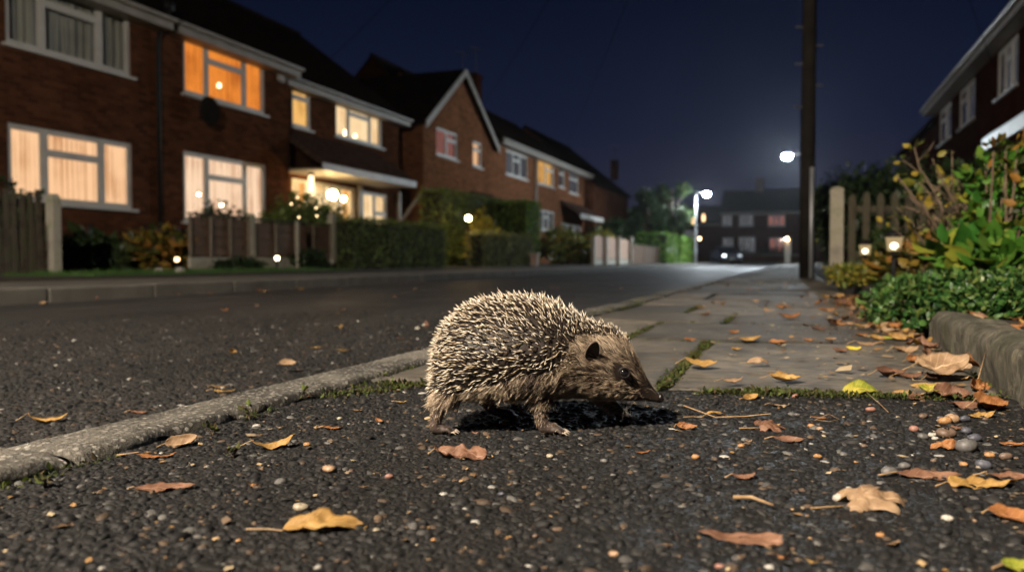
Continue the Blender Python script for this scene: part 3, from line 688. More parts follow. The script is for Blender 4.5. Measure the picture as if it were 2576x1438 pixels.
def shell(root, mp, a0, a1, D, ze, zr, openings, mat='brick', z0=-.1):
    wb = MB(); grid_wall(wb, mp, a0, a1, z0, ze, openings)
    quad(wb, mp(a0, D, z0), mp(a1, D, z0), mp(a1, D, ze), mp(a0, D, ze))
    for a in (a0, a1): quad(wb, mp(a, 0, z0), mp(a, D, z0), mp(a, D, ze), mp(a, D/2, zr), mp(a, 0, ze))
    return wb.build('wall', M[mat], root)
def chimney(ro, mp, a, d, z0, z1, w=.75, mat='brick', pots=2):
    cb = MB(); mbox(cb, mp, a-w/2, a+w/2, d-.3, d+.3, z0, z1-.2); mbox(cb, mp, a-w/2-.05, a+w/2+.05, d-.35, d+.35, z1-.2, z1)
    co_ = cb.build('chimney', M[mat], ro); pb = MB()
    for k in range(pots):
        p = mp(a+(k-(pots-1)/2)*.34, d, z1); pb.lathe(p, [(.11, 0), (.10, .3), (.13, .32), (.13, .38)], 10)
    return co_, pb
def downpipe(root, mp, a, ze):
    b = MB(); b.tube([mp(a, -.36, ze), mp(a, -.3, ze-.15), mp(a, -.08, ze-.5), mp(a, -.06, ze-.7), mp(a, -.06, .05)], .045, 8)
    mbox(b, mp, a-.1, a+.1, -.42, -.28, ze-.02, ze+.16); b.build('downpipe', M['black'], root, True)
def aerial(mp, a, d, z, label):
    p = Vector(mp(a, d, z)); t = thing('tv_aerial', label, 'aerial', p, 0, 'aerials on the roofs'); b = MB(); b.tube([p-Vector((0,0,.05)), p+Vector((0,0,1.5))], .025, 6)
    b.build('mast', M['lead'], t); b2 = MB(); q = p+Vector((0,0,1.45)); b2.tube([q-Vector((.1,.7,0)), q+Vector((.1,.7,.1))], .018, 5)
    for k in range(6): c = q+Vector((.1,.7,.1))*(k/2.5-1); b2.tube([c-Vector((.22,0,0)), c+Vector((.22,0,0))], .01, 4)
    b2.build('antenna_bars', M['lead'], t)
def house(name, label, mp, a0, a1, D, ze, zr, wins, mat='brick', cat='house', z0=-.1, side0=.12, side1=.12, extra=()):
    t = thing(name, label, cat, mp((a0+a1)/2, 0, 0)); ops = [(w[0], w[1], w[2], w[3]) for w in wins]+list(extra)
    shell(t, mp, a0, a1, D, ze, zr, ops, mat, z0)
    for w_ in wins: window(t, mp, *w_[:4], *w_[4:6], **(w_[6] if len(w_) > 6 else {}))
    rm_ = MB(); mbox(rm_, mp, a0+.25, a1-.25, .34, .36, .1, ze-.1); rm_.build('interior_wall', M['room'], t)
    return t
LF = Map('L', -12.5)
def wpx(mp, xl, xr, ylb, yrb, ylt, yrt):  # window from its four corners in the photograph
    al, z1 = mp.px(xl, ylb); ar, z2 = mp.px(xr, yrb); _, z3 = mp.px(xl, ylt); _, z4 = mp.px(xr, yrt); return (al, ar, (z1+z2)/2, (z3+z4)/2)
ZE = 5.33
# -- first pair
w1 = wpx(LF, 22, 335, 505, 524, 312, 358); w2 = (w1[0], w1[1], 3.84, 5.16)
a_dp = LF.px(405, 300)[0]
t = house('brick_house', 'nearest brick house at the left, its dark curtained window above a lit one', LF, 4.0, a_dp, 8, ZE, 8.3,
  [(*w1, S3, 'cur_warm', dict(label='lit ground floor window with peach curtains')), (*w2, S3, 'cur_dim', dict(label='unlit upper window with grey curtains'))])
ro, zb = roof(t, LF, 4.0, a_dp, 8, ZE, 8.3, side=.0); eave(t, LF, 4.0, a_dp-.05, zb, side=0); downpipe(t, LF, a_dp-.12, ZE)
a2 = LF.px(726, 300)[0]
w3 = wpx(LF, 462, 668, 237, 288, 92, 150); w4 = wpx(LF, 463, 671, 545, 556, 385, 410)
w4 = (w4[0], w4[1], 1.05, w4[3])
t = house('brick_house', 'brick house with a glowing orange upper window and pale curtained window below', LF, a_dp, a2, 8, ZE, 8.3,
  [(*w3, S3, 'cur_orange', dict(label='upper window glowing orange')), (*w4, S3, 'cur_pink', dict(label='pale lit ground floor window'))])
ro, zb = roof(t, LF, a_dp, a2, 8, ZE, 8.3, side=.0); eave(t, LF, a_dp+.1, a2-.02, zb, side=0)
ab = MB(); aa, az = LF.px(703, 190); mbox(ab, LF, aa-.14, aa+.14, -.09, -.002, az-.17, az+.17); ab.build('alarm_box', M['fascia'], t, bevel=.03)
sd = MB(); sa, sz_ = LF.px(500, 282); p = Vector(LF(sa, -.3, sz_)); sd.sph(p, 1, 16, (.07, .33, .33)); sd.tube([LF(sa, 0, sz_-.15), LF(sa, -.25, sz_-.05)], .025, 6); sd.build('satellite_dish', M['room'], t, True)
# -- house with porch canopy
LG = Map('L', -12.95); a3 = LG.px(1003, 400)[0]
w5 = wpx(LG, 735, 783, 318, 328, 203, 222); w6 = wpx(LG, 845, 962, 345, 371, 242, 282)
dw = (LG.px(735, 500)[0], LG.px(895, 500)[0], .9, 2.45); ww = (LG.px(912, 500)[0], LG.px(975, 500)[0], .35, 2.4)
t = house('brick_house', 'brick house with a brightly lit porch under a long tiled canopy', LG, a2, a3, 8, ZE-.12, 8.2,
  [(*w5, S1, 'cur_amber', dict(label='narrow amber lit upper window')), (*w6, S3, 'cur_cream', dict(label='cream lit upper window')),
   (*dw, ([.22, .48, .74], set()), 'cur_porch', dict(label='wide porch window glowing amber', sill=False)), (*ww, S2, 'cur_cream', dict(label='cream lit window beside the porch post'))])
ro, zb = roof(t, LG, a2+.02, a3, 8, ZE-.12, 8.2, side=0); eave(t, LG, a2+.03, a3+.1, zb, side=0)
cz1 = LG.px(860, 400, .0)[1]; cF = Map('L', -11.55)
ca0, czf = cF.px(728, 403); ca1, czf2 = cF.px(1043, 470); czf = (czf+czf2)/2; ca0 = a2+.02
zt = 3.62; cb = MB()
cb.prism([(0, zt), (1.45, 0)], lambda p, t: (0,0,0), 0, 1) if False else None
def C3(a, d, z): return LG(a, -d, z)
cb.hull8([C3(ca0,0,zt),C3(ca1,0,zt),C3(ca1,1.45,czf+.05),C3(ca0,1.45,czf+.05)], [C3(ca0,0,zt+.12),C3(ca1-.2,0,zt+.12),C3(ca1,1.45,czf+.17),C3(ca0,1.45,czf+.17)])
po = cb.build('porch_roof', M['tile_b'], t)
fb = MB(); pq = LG(ca0, -1.47, czf-.06); p2_ = LG(ca1, -1.44, czf+.13); fb.box(pq[0]-.03, p2_[0]+.03, pq[1], p2_[1], pq[2], p2_[2])
fb.hull8([C3(ca0,0,czf-.02),C3(ca1,0,czf-.02),C3(ca1,1.42,czf-.05),C3(ca0,1.42,czf-.05)], [C3(ca0,0,czf+.02),C3(ca1,0,czf+.02),C3(ca1,1.42,czf-.01),C3(ca0,1.42,czf-.01)])
fb.build('porch_fascia', M['fascia'], po)
bk = MB(); ba = a3-.15
bk.box(*(LG(ba-.05, -.14, 0)[0], LG(ba+.05, -.02, 0)[0]), ba-.05, ba+.05, 1.15, czf-.05)
bk.hull8([LG(ba-.04,-.05,1.35),LG(ba+.04,-.05,1.35),LG(ba+.04,-.05,1.47),LG(ba-.04,-.05,1.47)], [LG(ba-.04,-.95,czf-.12),LG(ba+.04,-.95,czf-.12),LG(ba+.04,-.95,czf-.02),LG(ba-.04,-.95,czf-.02)])
bk.build('porch_bracket', M['fascia'], po)
pp = MB(); pa = LG.px(903, 500)[0]; mbox(pp, LG, pa-.12, pa+.12, -.1, .02, 0, czf-.03); pp.build('door_post', M['fascia'], t)
def glow_ball(name, label, cat, p, r, col, st, group=None, hang=None):
    t = thing(name, label, cat, p, 0, group); MB().sph(p, r, 14).build('bulb', emis(name+'_light', col, st), t, True)
    b = MB(); b.lathe(Vector(p)+Vector((0,0,r*.9)), [(r*.5, 0), (r*.6, r*.3), (r*.2, r*.6)], 10); b.build('cap', M['lead'], t, True)
    return t
p = Vector(FX(836, 490, -12.0)); glow_ball('porch_lamp', 'large bright porch lamp under the tiled canopy', 'lamp', p, .13, (1,.68,.3), 200)
p = Vector(FX(864, 500, -11.9)); glow_ball('porch_lamp', 'smaller porch lamp right of the bright one', 'lamp', p, .07, (1,.72,.3), 90)
p = Vector(FX(783, 468, -12.3)); pt_ = thing('tall_lantern', 'tall cream lantern standing in the lit porch', 'lantern', p); MB().lathe(p, [(.06,-.28),(.07,-.25),(.07,.25),(.06,.28)], 12).build('lantern_glass', emis('lantern_light', (1,.72,.4), 3), pt_)
MB().lathe(p, [(.09,.282),(.085,.33),(.02,.4)], 12).build('lantern_cap', M['lead'], pt_)
for (x, y, X, r, lb, st) in [(551, 215, -12.6, .05, 'candle lamp glowing in the orange upper window', 5), (869, 335, -13.1, .09, 'table lamp in the cream upper window, larger of two', 8), (893, 342, -13.1, .06, 'table lamp in the cream upper window, smaller of two', 6)]:
    p = Vector(FX(x, y, X)); t_ = thing('table_lamp', lb, 'lamp', p); MB().lathe(p, [(r*.8,-r), (r, -r*.5), (r*.6, r)], 12).build('lamp_shade', emis('shade_light', (1,.72,.4), st), t_, True)
    MB().lathe(p, [(r*.6,-r*2.2), (r*.2,-r*2), (r*.15,-r*1.02)], 10).build('base', M['lead'], t_, True)
# -- house with street-facing gable
g0, g1 = LF.px(1065, 400)[0], LF.px(1239, 400)[0]; gz = 5.15; gp = 7.55; GD = 9.0
gw1 = wpx(LF, 1098, 1151, 388, 405, 322, 334); gw2 = wpx(LF, 1190, 1212, 418, 424, 355, 360)
t = thing('brick_house', 'brick house with a steep white edged gable facing the street', 'house', LF((g0+g1)/2, 0, 0))
gw3 = (g0+1.0, g0+2.8, 1.0, 2.2); gdoor = (g1-2.2, g1-1.3, .05, 2.1)
wb = MB(); grid_wall(wb, LF, g0, g1, -.1, gz, [gw1, gw2, gw3, gdoor]); am = (g0+g1)/2-.1
quad(wb, LF(g0,0,gz), LF(g1,0,gz), LF(am,0,gp))
for a in (g0, g1): quad(wb, LF(a,0,-.1), LF(a,GD,-.1), LF(a,GD,gz), LF(a,0,gz))
quad(wb, LF(g0,GD,-.1), LF(g1,GD,-.1), LF(g1,GD,gz), LF(g0,GD,gz)); quad(wb, LF(g0,GD,gz), LF(g1,GD,gz), LF(am,GD,gp))
wb.build('wall', M['brick_b'], t)
window(t, LF, *gw1, S2, 'cur_dimpink', label='dim pink upper window'); window(t, LF, *gw2, S1, 'cur_warm', label='narrow lit upper window'); window(t, LF, *gw3, S2, 'cur_grey')
db = MB(); mbox(db, LF, gdoor[0], gdoor[1], .04, .09, gdoor[2], gdoor[3]); db.build('door', M['lead'], t)
rb = MB()
sr = (gp-gz)/(am-g0); ov = .25
for (x0, xm, sg) in ((g0, am, -1), (g1, am, 1)):
    s_ = (gp-gz)/abs(xm-x0); e0 = x0+sg*ov; ze_ = gz-ov*s_
    rb.hull8([LF(e0,-.22,ze_+.01), LF(xm,-.22,gp+.01), LF(xm,GD,gp+.01), LF(e0,GD,ze_+.01)], [LF(e0,-.22,ze_+.15), LF(xm,-.22,gp+.15), LF(xm,GD,gp+.15), LF(e0,GD,ze_+.15)])
gr_ = rb.build('roof', M['tile'], t); vb = MB()
for (x0, xm, sg) in ((g0, am, -1), (g1, am, 1)):
    s_ = (gp-gz)/abs(xm-x0); e0 = x0+sg*(ov+.02); ze_ = gz-(ov+.02)*s_
    vb.hull8([LF(e0,-.27,ze_-.12), LF(xm,-.27,gp-.10), LF(xm,-.27,gp+.17), LF(e0,-.27,ze_+.16)], [LF(e0,-.223,ze_-.12), LF(xm,-.223,gp-.10), LF(xm,-.223,gp+.17), LF(e0,-.223,ze_+.16)])
vb.build('verge_board', M['fascia'], gr_)
db = MB(); da0, da1 = g1-2.5, g1-.2
db.hull8([LF(da0,0,2.95),LF(da1,0,2.95),LF(da1,-1.1,2.3),LF(da0,-1.1,2.3)], [LF(da0,0,3.05),LF(da1,0,3.05),LF(da1,-1.1,2.4),LF(da0,-1.1,2.4)])
dco = db.build('door_canopy', M['tile_b'], t); db = MB(); mbox(db, LF, da0, da1, -1.14, -1.102, 2.22, 2.42); db.build('canopy_fascia', M['fascia'], dco)
# its taller rear range
LH = Map('L', -13.6)
mb_ = MB(); t2 = thing('brick_house', 'dark brick house standing back behind the gable house', 'house', LH(g0+3, 0, 0))
pk = FX(935, 146, -18.2); shell(t2, Map('L', -15.2), pk.y, pk.y+6, 6, 6.2, pk.z, [], 'brick_c'); roof(t2, Map('L', -15.2), pk.y, pk.y+6, 6, 6.2, pk.z, side=.05)
# -- far pair, white eaves
a5, a6 = g1+.02, LF.px(1470, 440)[0]; am5 = LF.px(1346, 420)[0]; Z5 = LF.px(1330, 395)[1]+.1
e1 = LF.px(1300, 372, .38)[1]; e2 = LF.px(1440, 425, .38)[1]; Z5 = (e1+e2)/2+.3
w7 = wpx(LF, 1273, 1327, 440, 452, 378, 392); t = house('brick_house', 'brick house with an unlit white framed upper window right of the gable', LF, a5, am5, 9, Z5, Z5+3.0,
  [(*w7, S3s, 'cur_grey', dict(label='unlit upper window, faint glow put into its curtain')), (a5+1.5, a5+3.3, 1.0, 2.3, S3s, 'cur_grey')], 'brick_b')
ro, zb = roof(t, LF, a5, am5, 9, Z5, Z5+3.0, side=0); eave(t, LF, a5+.3, am5, zb, side=0)
cq = FX(1192, 188, -17.0); cob, pots = chimney(ro, LF, cq.y, 4.5, Z5+1.5, cq.z, .9, 'brick_c'); pots.build('chimney_pots', M['brick_b'], cob) if False else None
aerial(LF, cq.y+.3, 4.5, cq.z, 'thin aerial on the big chimney right of the gable'); aerial(LF, cq.y-1.6, 4.5, cq.z-.7, 'thin aerial left of the big chimney')
w8 = wpx(LF, 1353, 1394, 465, 470, 400, 412); w9 = wpx(LF, 1407, 1420, 470, 474, 418, 424); w10 = wpx(LF, 1432, 1455, 486, 490, 430, 438); w11 = wpx(LF, 1356, 1394, 578, 582, 527, 532)
w12 = (LF.px(1412, 560)[0], LF.px(1462, 560)[0], 1.0, 2.35)
t = house('brick_house', 'far brick house with one orange lit upper window and white downpipe', LF, am5, a6, 9, Z5, Z5+3.0,
  [(*w8, S2, 'cur_amber', dict(label='orange lit upper window')), (*w9, S1, 'cur_grey'), (*w10, S1, 'cur_grey'), (*w11, S3s, 'cur_grey'), (*w12, S3s, 'cur_grey')], 'brick_b')
ro, zb = roof(t, LF, am5, a6, 9, Z5, Z5+3.0, side=0); eave(t, LF, am5, a6+.5, zb, side=0)
b = MB(); b.tube([LF(am5, -.06, Z5-.3), LF(am5, -.06, .1)], .07, 8); b.build('downpipe', M['fascia'], t, True)
pb = MB(); q0, q1 = LF.px(1408, 530)[0], LF.px(1470, 530)[0]; pb.hull8([LF(q0,0,3.5),LF(q1,0,3.5),LF(q1,-1.2,2.7),LF(q0,-1.2,2.7)], [LF(q0,0,3.6),LF(q1,0,3.6),LF(q1,-1.2,2.8),LF(q0,-1.2,2.8)])
pco = pb.build('door_canopy', M['tile_b'], t); pb = MB(); mbox(pb, LF, q0, q1, -1.24, -1.202, 2.55, 2.82); pb.build('canopy_fascia', M['white'], pco)
# -- last dark house on the left with chimney
L7 = Map('L', -13.2)
t = thing('brick_house', 'dark brick house in the distance with a square chimney, left of the trees', 'house', L7(56, 0, 0))
shell(t, L7, 54, 66, 10, 5.6, 9.6, [], 'brick'); ro, zb = roof(t, L7, 54, 66, 10, 5.6, 9.6); cp = FX(1546, 405, -17.2)
cob, pots = chimney(ro, L7, cp.y, 4.0, 8.3, cp.z, 1.0, 'brick'); pots.build('chimney_pots', M['brick'], cob) if False else None
aerial(L7, cp.y, 4.0, cp.z, 'faint aerial on the distant square chimney')
# -- terrace across the end of the street
FE = Map('F', 86.0)
def fpx(x0, x1, y0, y1): a0, z1 = FE.px(x0, y0); a1, z0 = FE.px(x1, y1); return (a0, a1, z0, z1)
fa0, fz = FE.px(1812, 533); fa1 = FE.px(1915, 533)[0]
wl = [fpx(1816, 1842, 541, 568), fpx(1860, 1895, 541, 568), fpx(1818, 1845, 598, 632), fpx(1858, 1900, 596, 634)]
t = house('terrace_house', 'end terrace house across the far end of the street with pale unlit windows', FE, fa0, fa1, 8, fz, FE.px(1900, 478)[1]+.15, [(*w_, S2 if i % 2 == 0 else S3s, 'cur_grey') for i, w_ in enumerate(wl)])
zr = FE.px(1900, 478)[1]+.15
ro, zb = roof(t, FE, fa0, fa1, 8, fz, zr, side=0); eave(t, FE, fa0, fa1, zb, side=0)
a_ = FE.px(1925, 500)[0]; cob, pots = chimney(ro, FE, a_-.7, 4, zr-.4, FE.px(1925, 450)[1]+.5, .9)
fa2 = fa1+10; wl = [fpx(1932, 1975, 541, 568), fpx(1935, 1990, 598, 636)]
t = house('terrace_house', 'terrace house across the far end of the street with pinkish lit windows', FE, fa1, fa2, 8, fz, zr, [(*w_, S3s, 'cur_dimpink') for w_ in wl])
ro, zb = roof(t, FE, fa1, fa2, 8, fz, zr, side=0); eave(t, FE, fa1, fa2, zb, side=0)
FB = Map('F', 96.0); b0 = FB.px(1735, 560)[0]; b1 = FB.px(1808, 560)[0]
t = house('terrace_house', 'low dark terrace house behind the far street lamp', FB, b0-9, b1+2, 8, 4.6, 6.6, [(b1-4, b1-2.4, 2.6, 3.8, S2, 'cur_grey')])
ro, zb = roof(t, FB, b0-9, b1+2, 8, 4.6, 6.6); eave(t, FB, b0-9, b1+2, zb)
# -- right side terrace
RF = Map('R', 4.75); re = RF.px(2403, 187, .45); re2 = RF.px(2270, 330, .45); zR = (re[1]+re2[1])/2
def rw(x0, x1, ybn, ytn): # near edge x1
    a0_, z0_ = RF.px(x1, ybn); a1_ = RF.px(x0, ybn)[0]; _, z1_ = RF.px(x1, ytn); return (a0_, a1_, z0_, z1_)
rws = [rw(2507, 2560, 208, 62), rw(2412, 2452, 290, 190), rw(2362, 2392, 352, 258)]
rz0 = np.mean([r[2] for r in rws]); rz1 = min(np.mean([r[3] for r in rws]), zR-.25)
r0 = 9.0; rmid = (rws[0][1]+rws[1][0])/2+1.2; r1 = RF.px(2352, 350)[0]
t = house('brick_house', 'brick house at the right edge with white framed upper windows and a porch roof', RF, r0, rmid, 8, zR+.15, zR+2.8, [(rws[0][0], rws[0][1], rz0, rz1, S3s, 'cur_grey')], 'brick_c')
ro, zb = roof(t, RF, r0, rmid, 8, zR+.15, zR+2.8, side=0); eave(t, RF, r0, rmid, zb, side=0)
pb = MB(); P3 = Map('R', 3.4); q0 = P3.px(2576, 340)[0]-1.5; q1 = P3.px(2478, 350)[0]; pz = P3.px(2500, 352)[1]
pb.hull8([RF(q0,0,pz+.55),RF(q1,0,pz+.55),RF(q1,-1.35,pz),RF(q0,-1.35,pz)], [RF(q0,0,pz+.65),RF(q1,0,pz+.65),RF(q1,-1.35,pz+.1),RF(q0,-1.35,pz+.1)])
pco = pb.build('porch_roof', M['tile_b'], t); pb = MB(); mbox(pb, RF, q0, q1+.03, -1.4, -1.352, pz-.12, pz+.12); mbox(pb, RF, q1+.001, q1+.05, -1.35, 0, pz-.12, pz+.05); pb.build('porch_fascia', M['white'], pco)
t = house('brick_house', 'brick house on the right with two pale upper windows, between the other two', RF, rmid, r1, 8, zR+.15, zR+2.8, [(rws[1][0], rws[1][1], rz0, rz1, S2, 'cur_grey'), (rws[2][0], rws[2][1], rz0, rz1, S2, 'cur_grey')], 'brick_c')
ro, zb = roof(t, RF, rmid, r1, 8, zR+.15, zR+2.8, side=0); eave(t, RF, rmid, r1, zb, side=0)
RG = Map('R', 5.1)
t = house('brick_house', 'dark brick house on the right above the hedge, farthest of the three', RG, r1+.3, r1+13, 8, zR-.1, zR+2.2, [], 'brick_c')
roof(t, RG, r1+.3, r1+13, 8, zR-.1, zR+2.2); 
# ================================================================ poles and wires
M['oldwood'] = nm('creosoted_wood', (.010,.0085,.007), (.022,.018,.014), 5, .9, .6, 30, .01, spec=0)
pb_ = AT(2029, 698, 8.7); bx, by = pb_.x, pb_.y
t = thing('utility_pole', 'tall dark wooden utility pole at the edge of the paving', 'utility pole', (bx, by, 0))
MB().lathe((bx, by, 0), [(.078, 0), (.076, 1), (.070, 4), (.062, 8.6)], 16).build('pole', M['oldwood'], t, True)
cd = MB(); q = Vector((bx, by, 0))+CM @ Vector((.045, 0, 0))+Vector((ray(2029,650).x, ray(2029,650).y, 0)).normalized()*-.075
cd.tube([q+Vector((0,0,.01)), q+Vector((0,0,1.2))], .024, 8); cd.build('cable_guard', M['steel'], t, True)
stp = MB()
for k, (y, s) in enumerate([(75, -1), (120, 1), (165, -1), (218, 1), (272, -1)]):
    z_ = AT(2029, y, 8.7).z; c = Vector((bx, by, z_)); r_ = CM @ Vector((1,0,0)); stp.tube([c+r_*s*.06, c+r_*s*.15], .011, 6)
stp.build('climbing_steps', M['lead'], t)
M['wire'] = nm('black_cable', (.004,.004,.005), (.008,.008,.009), 5, .8, 0, spec=0)
def wire(p, q, sag, label, r=.007):
    p, q = Vector(p), Vector(q); b = MB(); n = 16
    b.tube([p.lerp(q, i/n)-Vector((0,0,sag*4*(i/n)*(1-i/n))) for i in range(n+1)], r, 5); o = b.build('overhead_cable', M['wire'])
    tag(o, label, 'cable', 'overhead cables from the wooden pole')
top = (bx, by, 8.4)
wire(top, LF(31, .1, 6.3), .5, 'overhead cable running from the wooden pole to the gable house'); wire(top, LF(44, .1, 6.2), .5, 'overhead cable running from the wooden pole to the far white eaved houses')
wire(top, LF(19, .1, 5.3), .4, 'overhead cable running from the wooden pole towards the lit porch house'); wire(top, RF(24, .1, 5.2), .3, 'overhead cable running from the wooden pole to the right hand house')
# ================================================================ foliage tools
KITE = (np.array([(0,0,0),(.5,.32,.05),(1,0,-.08),(.5,-.32,.05),(.5,0,-.04)]), np.array([(0,4,1),(1,4,2),(2,4,3),(3,4,0)]))
OVAL = (np.array([(0,0,0),(.18,.2,.03),(.45,.31,.05),(.75,.22,.03),(1,0,-.12),(.75,-.22,.03),(.45,-.31,.05),(.18,-.2,.03),(.3,0,-.03),(.65,0,-.05)]),
        np.array([(0,8,1),(1,8,2),(2,8,9),(2,9,3),(3,9,4),(4,9,5),(5,9,6),(6,9,8),(6,8,7),(7,8,0)]))
def leafcloud(name, P, Dn, size, mat, parent=None, shape=KITE, seed=0, var=.35, smooth=False, flat=1.0):
    """P points, Dn outward directions; every leaf springs from its point and faces roughly outward"""
    g = np.random.default_rng(seed); n = len(P); T, F = shape
    Dn = Dn/np.maximum(np.linalg.norm(Dn, axis=1, keepdims=True), 1e-6)
    a = Dn*.55+g.normal(0, .6, (n, 3)); a[:, 2] -= .1; a /= np.linalg.norm(a, axis=1, keepdims=True)
    b = np.cross(a, Dn*.8+g.normal(0, .5, (n, 3))+np.array([0,0,.7])); b /= np.maximum(np.linalg.norm(b, axis=1, keepdims=True), 1e-6); c = np.cross(a, b)
    s = size*np.exp(g.normal(0, var, n))
    W_ = s[:, None, None]*(T[None, :, 0:1]*a[:, None]+T[None, :, 1:2]*b[:, None]+T[None, :, 2:3]*c[:, None])
    if flat < 1: W_[..., 2] = np.abs(W_[..., 2])*flat
    V = P[:, None]+W_
    FF = (F[None]+(np.arange(n)*len(T))[:, None, None]).reshape(-1, 3)
    return npmesh(name, V.reshape(-1, 3), FF, mat, parent, smooth)
def leaf_mat(name, cols, rough=.5, trans=.25):
    t = NT(name); r = t.n('ShaderNodeNewGeometry').outputs['Random Per Island']; o = t.obj(); n1 = t.noise(o, 35, 3)
    k = len(cols); c = t.ramp(r, [((i+.5)/k, cc) for i, cc in enumerate(cols)])
    c = t.mix(.5, c, t.ramp(n1, [(.3, (.55,.55,.5)), (.7, (1.25,1.25,1.2))]), 'MULTIPLY')
    t.pbr(c, rough, spec=.4); tl = t.n('ShaderNodeBsdfTranslucent', {'Color': c}); mx = t.n('ShaderNodeMixShader', {0: trans})
    t.l(t.p.outputs[0], mx.inputs[1]); t.l(tl.outputs[0], mx.inputs[2]); t.l(mx.outputs[0], t.out.inputs['Surface']); return t.m
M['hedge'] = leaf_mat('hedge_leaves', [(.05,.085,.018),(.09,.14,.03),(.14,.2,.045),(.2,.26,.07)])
M['hedge_l'] = leaf_mat('lit_hedge_leaves', [(.05,.13,.015),(.09,.2,.025),(.14,.27,.035),(.2,.3,.05)])  # hedge green brightened to stand for light falling on it
M['hedge_m'] = leaf_mat('pale_hedge_leaves', [(.06,.08,.03),(.12,.15,.05),(.2,.23,.08),(.28,.29,.12)])
M['lantern_lit'] = leaf_mat('lantern_lit_leaves', [(.2,.17,.02),(.42,.33,.03),(.5,.4,.05),(.3,.3,.04)])  # lantern light put into the yellow of these leaves
M['darkleaf'] = leaf_mat('dark_foliage', [(.012,.026,.009),(.022,.045,.014),(.035,.06,.02)])
M['autumn'] = leaf_mat('autumn_foliage', [(.03,.04,.01),(.08,.09,.015),(.2,.15,.022),(.25,.12,.022)])
M['yellowgreen'] = leaf_mat('yellow_green_foliage', [(.05,.08,.012),(.12,.15,.02),(.2,.2,.03),(.3,.22,.03)])
M['purple'] = leaf_mat('purple_foliage', [(.02,.008,.01),(.035,.014,.014),(.03,.03,.012)])
M['ivy'] = leaf_mat('ground_cover_leaves', [(.012,.045,.01),(.028,.085,.018),(.05,.13,.028),(.075,.16,.035),(.12,.16,.04)], .42)
M['hydra'] = leaf_mat('broad_green_leaves', [(.03,.11,.015),(.06,.17,.02),(.09,.2,.03),(.22,.24,.03)], .4)
M['bark'] = nm('twig_bark', (.04,.028,.018), (.1,.075,.05), 30, .85, .5, 120, .003)
M['stem'] = nm('pale_stems', (.07,.048,.03), (.16,.112,.07), 30, .7, .3, 120, .002)
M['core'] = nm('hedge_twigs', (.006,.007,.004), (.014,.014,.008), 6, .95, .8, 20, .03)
def blob(g, c, r, n, shell=.35):
    d = g.normal(size=(n, 3)); d /= np.linalg.norm(d, axis=1, keepdims=True); u = (1-shell*g.uniform(0, 1, n)**1.5)
    return np.array(c)+d*np.array(r)*u[:, None], d
def lumpy(g, c, r, n, k=9, rr=.45):
    """uneven crown: k lobes on an ellipsoid"""
    P, D = [], []
    lc, ld = blob(g, c, np.array(r)*(1-rr*.8), k, .5)
    for q in lc:
        m = int(n/k); s = g.uniform(.7, 1.2); p, d = blob(g, q, np.array(r)*rr*s, m, .6); P.append(p); D.append(d)
    return np.concatenate(P), np.concatenate(D)
def bush(name, label, cat, c, r, n, size, mat, seed, group=None, shape=KITE, k=20, rr=.5, stems=7, zbase=None, smat='bark'):
    g = np.random.default_rng(seed); c = np.array(c, float); z0 = c[2]-r[2] if zbase is None else zbase
    t = thing(name, label, cat, (c[0], c[1], z0), 0, group)
    P, D = lumpy(g, c, r, n, k, rr); keep = P[:, 2] > z0+.005; leafcloud('foliage', P[keep], D[keep], size, M[mat], t, shape, seed)
    b = MB()
    for i in range(stems):
        e = Vector(c)+Vector((g.uniform(-.6,.6)*r[0], g.uniform(-.6,.6)*r[1], g.uniform(.0,.6)*r[2])); s = Vector((c[0]+g.uniform(-.12,.12)*r[0], c[1]+g.uniform(-.12,.12)*r[1], z0-.01))
        m_ = s.lerp(e, .5)+Vector((g.uniform(-.1,.1)*r[0], 0, .1*r[2])); w_ = .014*max(r)/.5; b.tube([s, m_, e], [w_, w_*.7, w_*.3], 5)
    b.build('stems', M[smat], t); return t
def hedge(label, x0, x1, y0, y1, z0, z1, mat='hedge', seed=0, size=.035, dens=1500, group='clipped hedges', topsz=1.0):
    g = np.random.default_rng(seed); t = thing('hedge', label, 'hedge', ((x0+x1)/2, (y0+y1)/2, z0), 0, group)
    lx, ly, lz = x1-x0, y1-y0, z1-z0; P, D = [], []
    def wob(p): return .05*np.array([vnoise(q[0]*2.3, q[1]*2.3, q[2]*2.3+seed) for q in p])+.02*np.array([vnoise(q[0]*8, q[1]*8, q[2]*8+seed) for q in p])
    for (o, u, v, d) in [((x1,y0,z0),(0,ly,0),(0,0,lz),(1,0,.1)), ((x0,y0,z0),(0,ly,0),(0,0,lz),(-1,0,.1)), ((x0,y0,z0),(lx,0,0),(0,0,lz),(0,-1,.1)), ((x0,y1,z0),(lx,0,0),(0,0,lz),(0,1,.1)), ((x0,y0,z1),(lx,0,0),(0,ly,0),(0,0,1))]:
        A = np.linalg.norm(np.cross(u, v)); n = int(A*dens*(1 if d[0] >= 0 and d[1] <= 0 else .3)); w_ = g.uniform(0, 1, (n, 2)); p = np.array(o)+w_[:, :1]*np.array(u)+w_[:, 1:]*np.array(v)
        dd = np.tile(np.array(d, float), (n, 1)); p = p+dd*(wob(p)*1.7-g.uniform(-.01, .07, n)+(g.uniform(0,1,n) > .96)*g.uniform(0,.07,n))[:, None]; P.append(p); D.append(dd)
    P = np.concatenate(P); D = np.concatenate(D); leafcloud('foliage', P, D, size, M[mat], t, KITE, seed)
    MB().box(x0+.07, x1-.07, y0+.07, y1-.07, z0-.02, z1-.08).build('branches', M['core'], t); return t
# ---------------------------------------------------------------- left gardens
FXL = -8.4
def sp_(x, X=FXL): return FX(x, 600, X).y
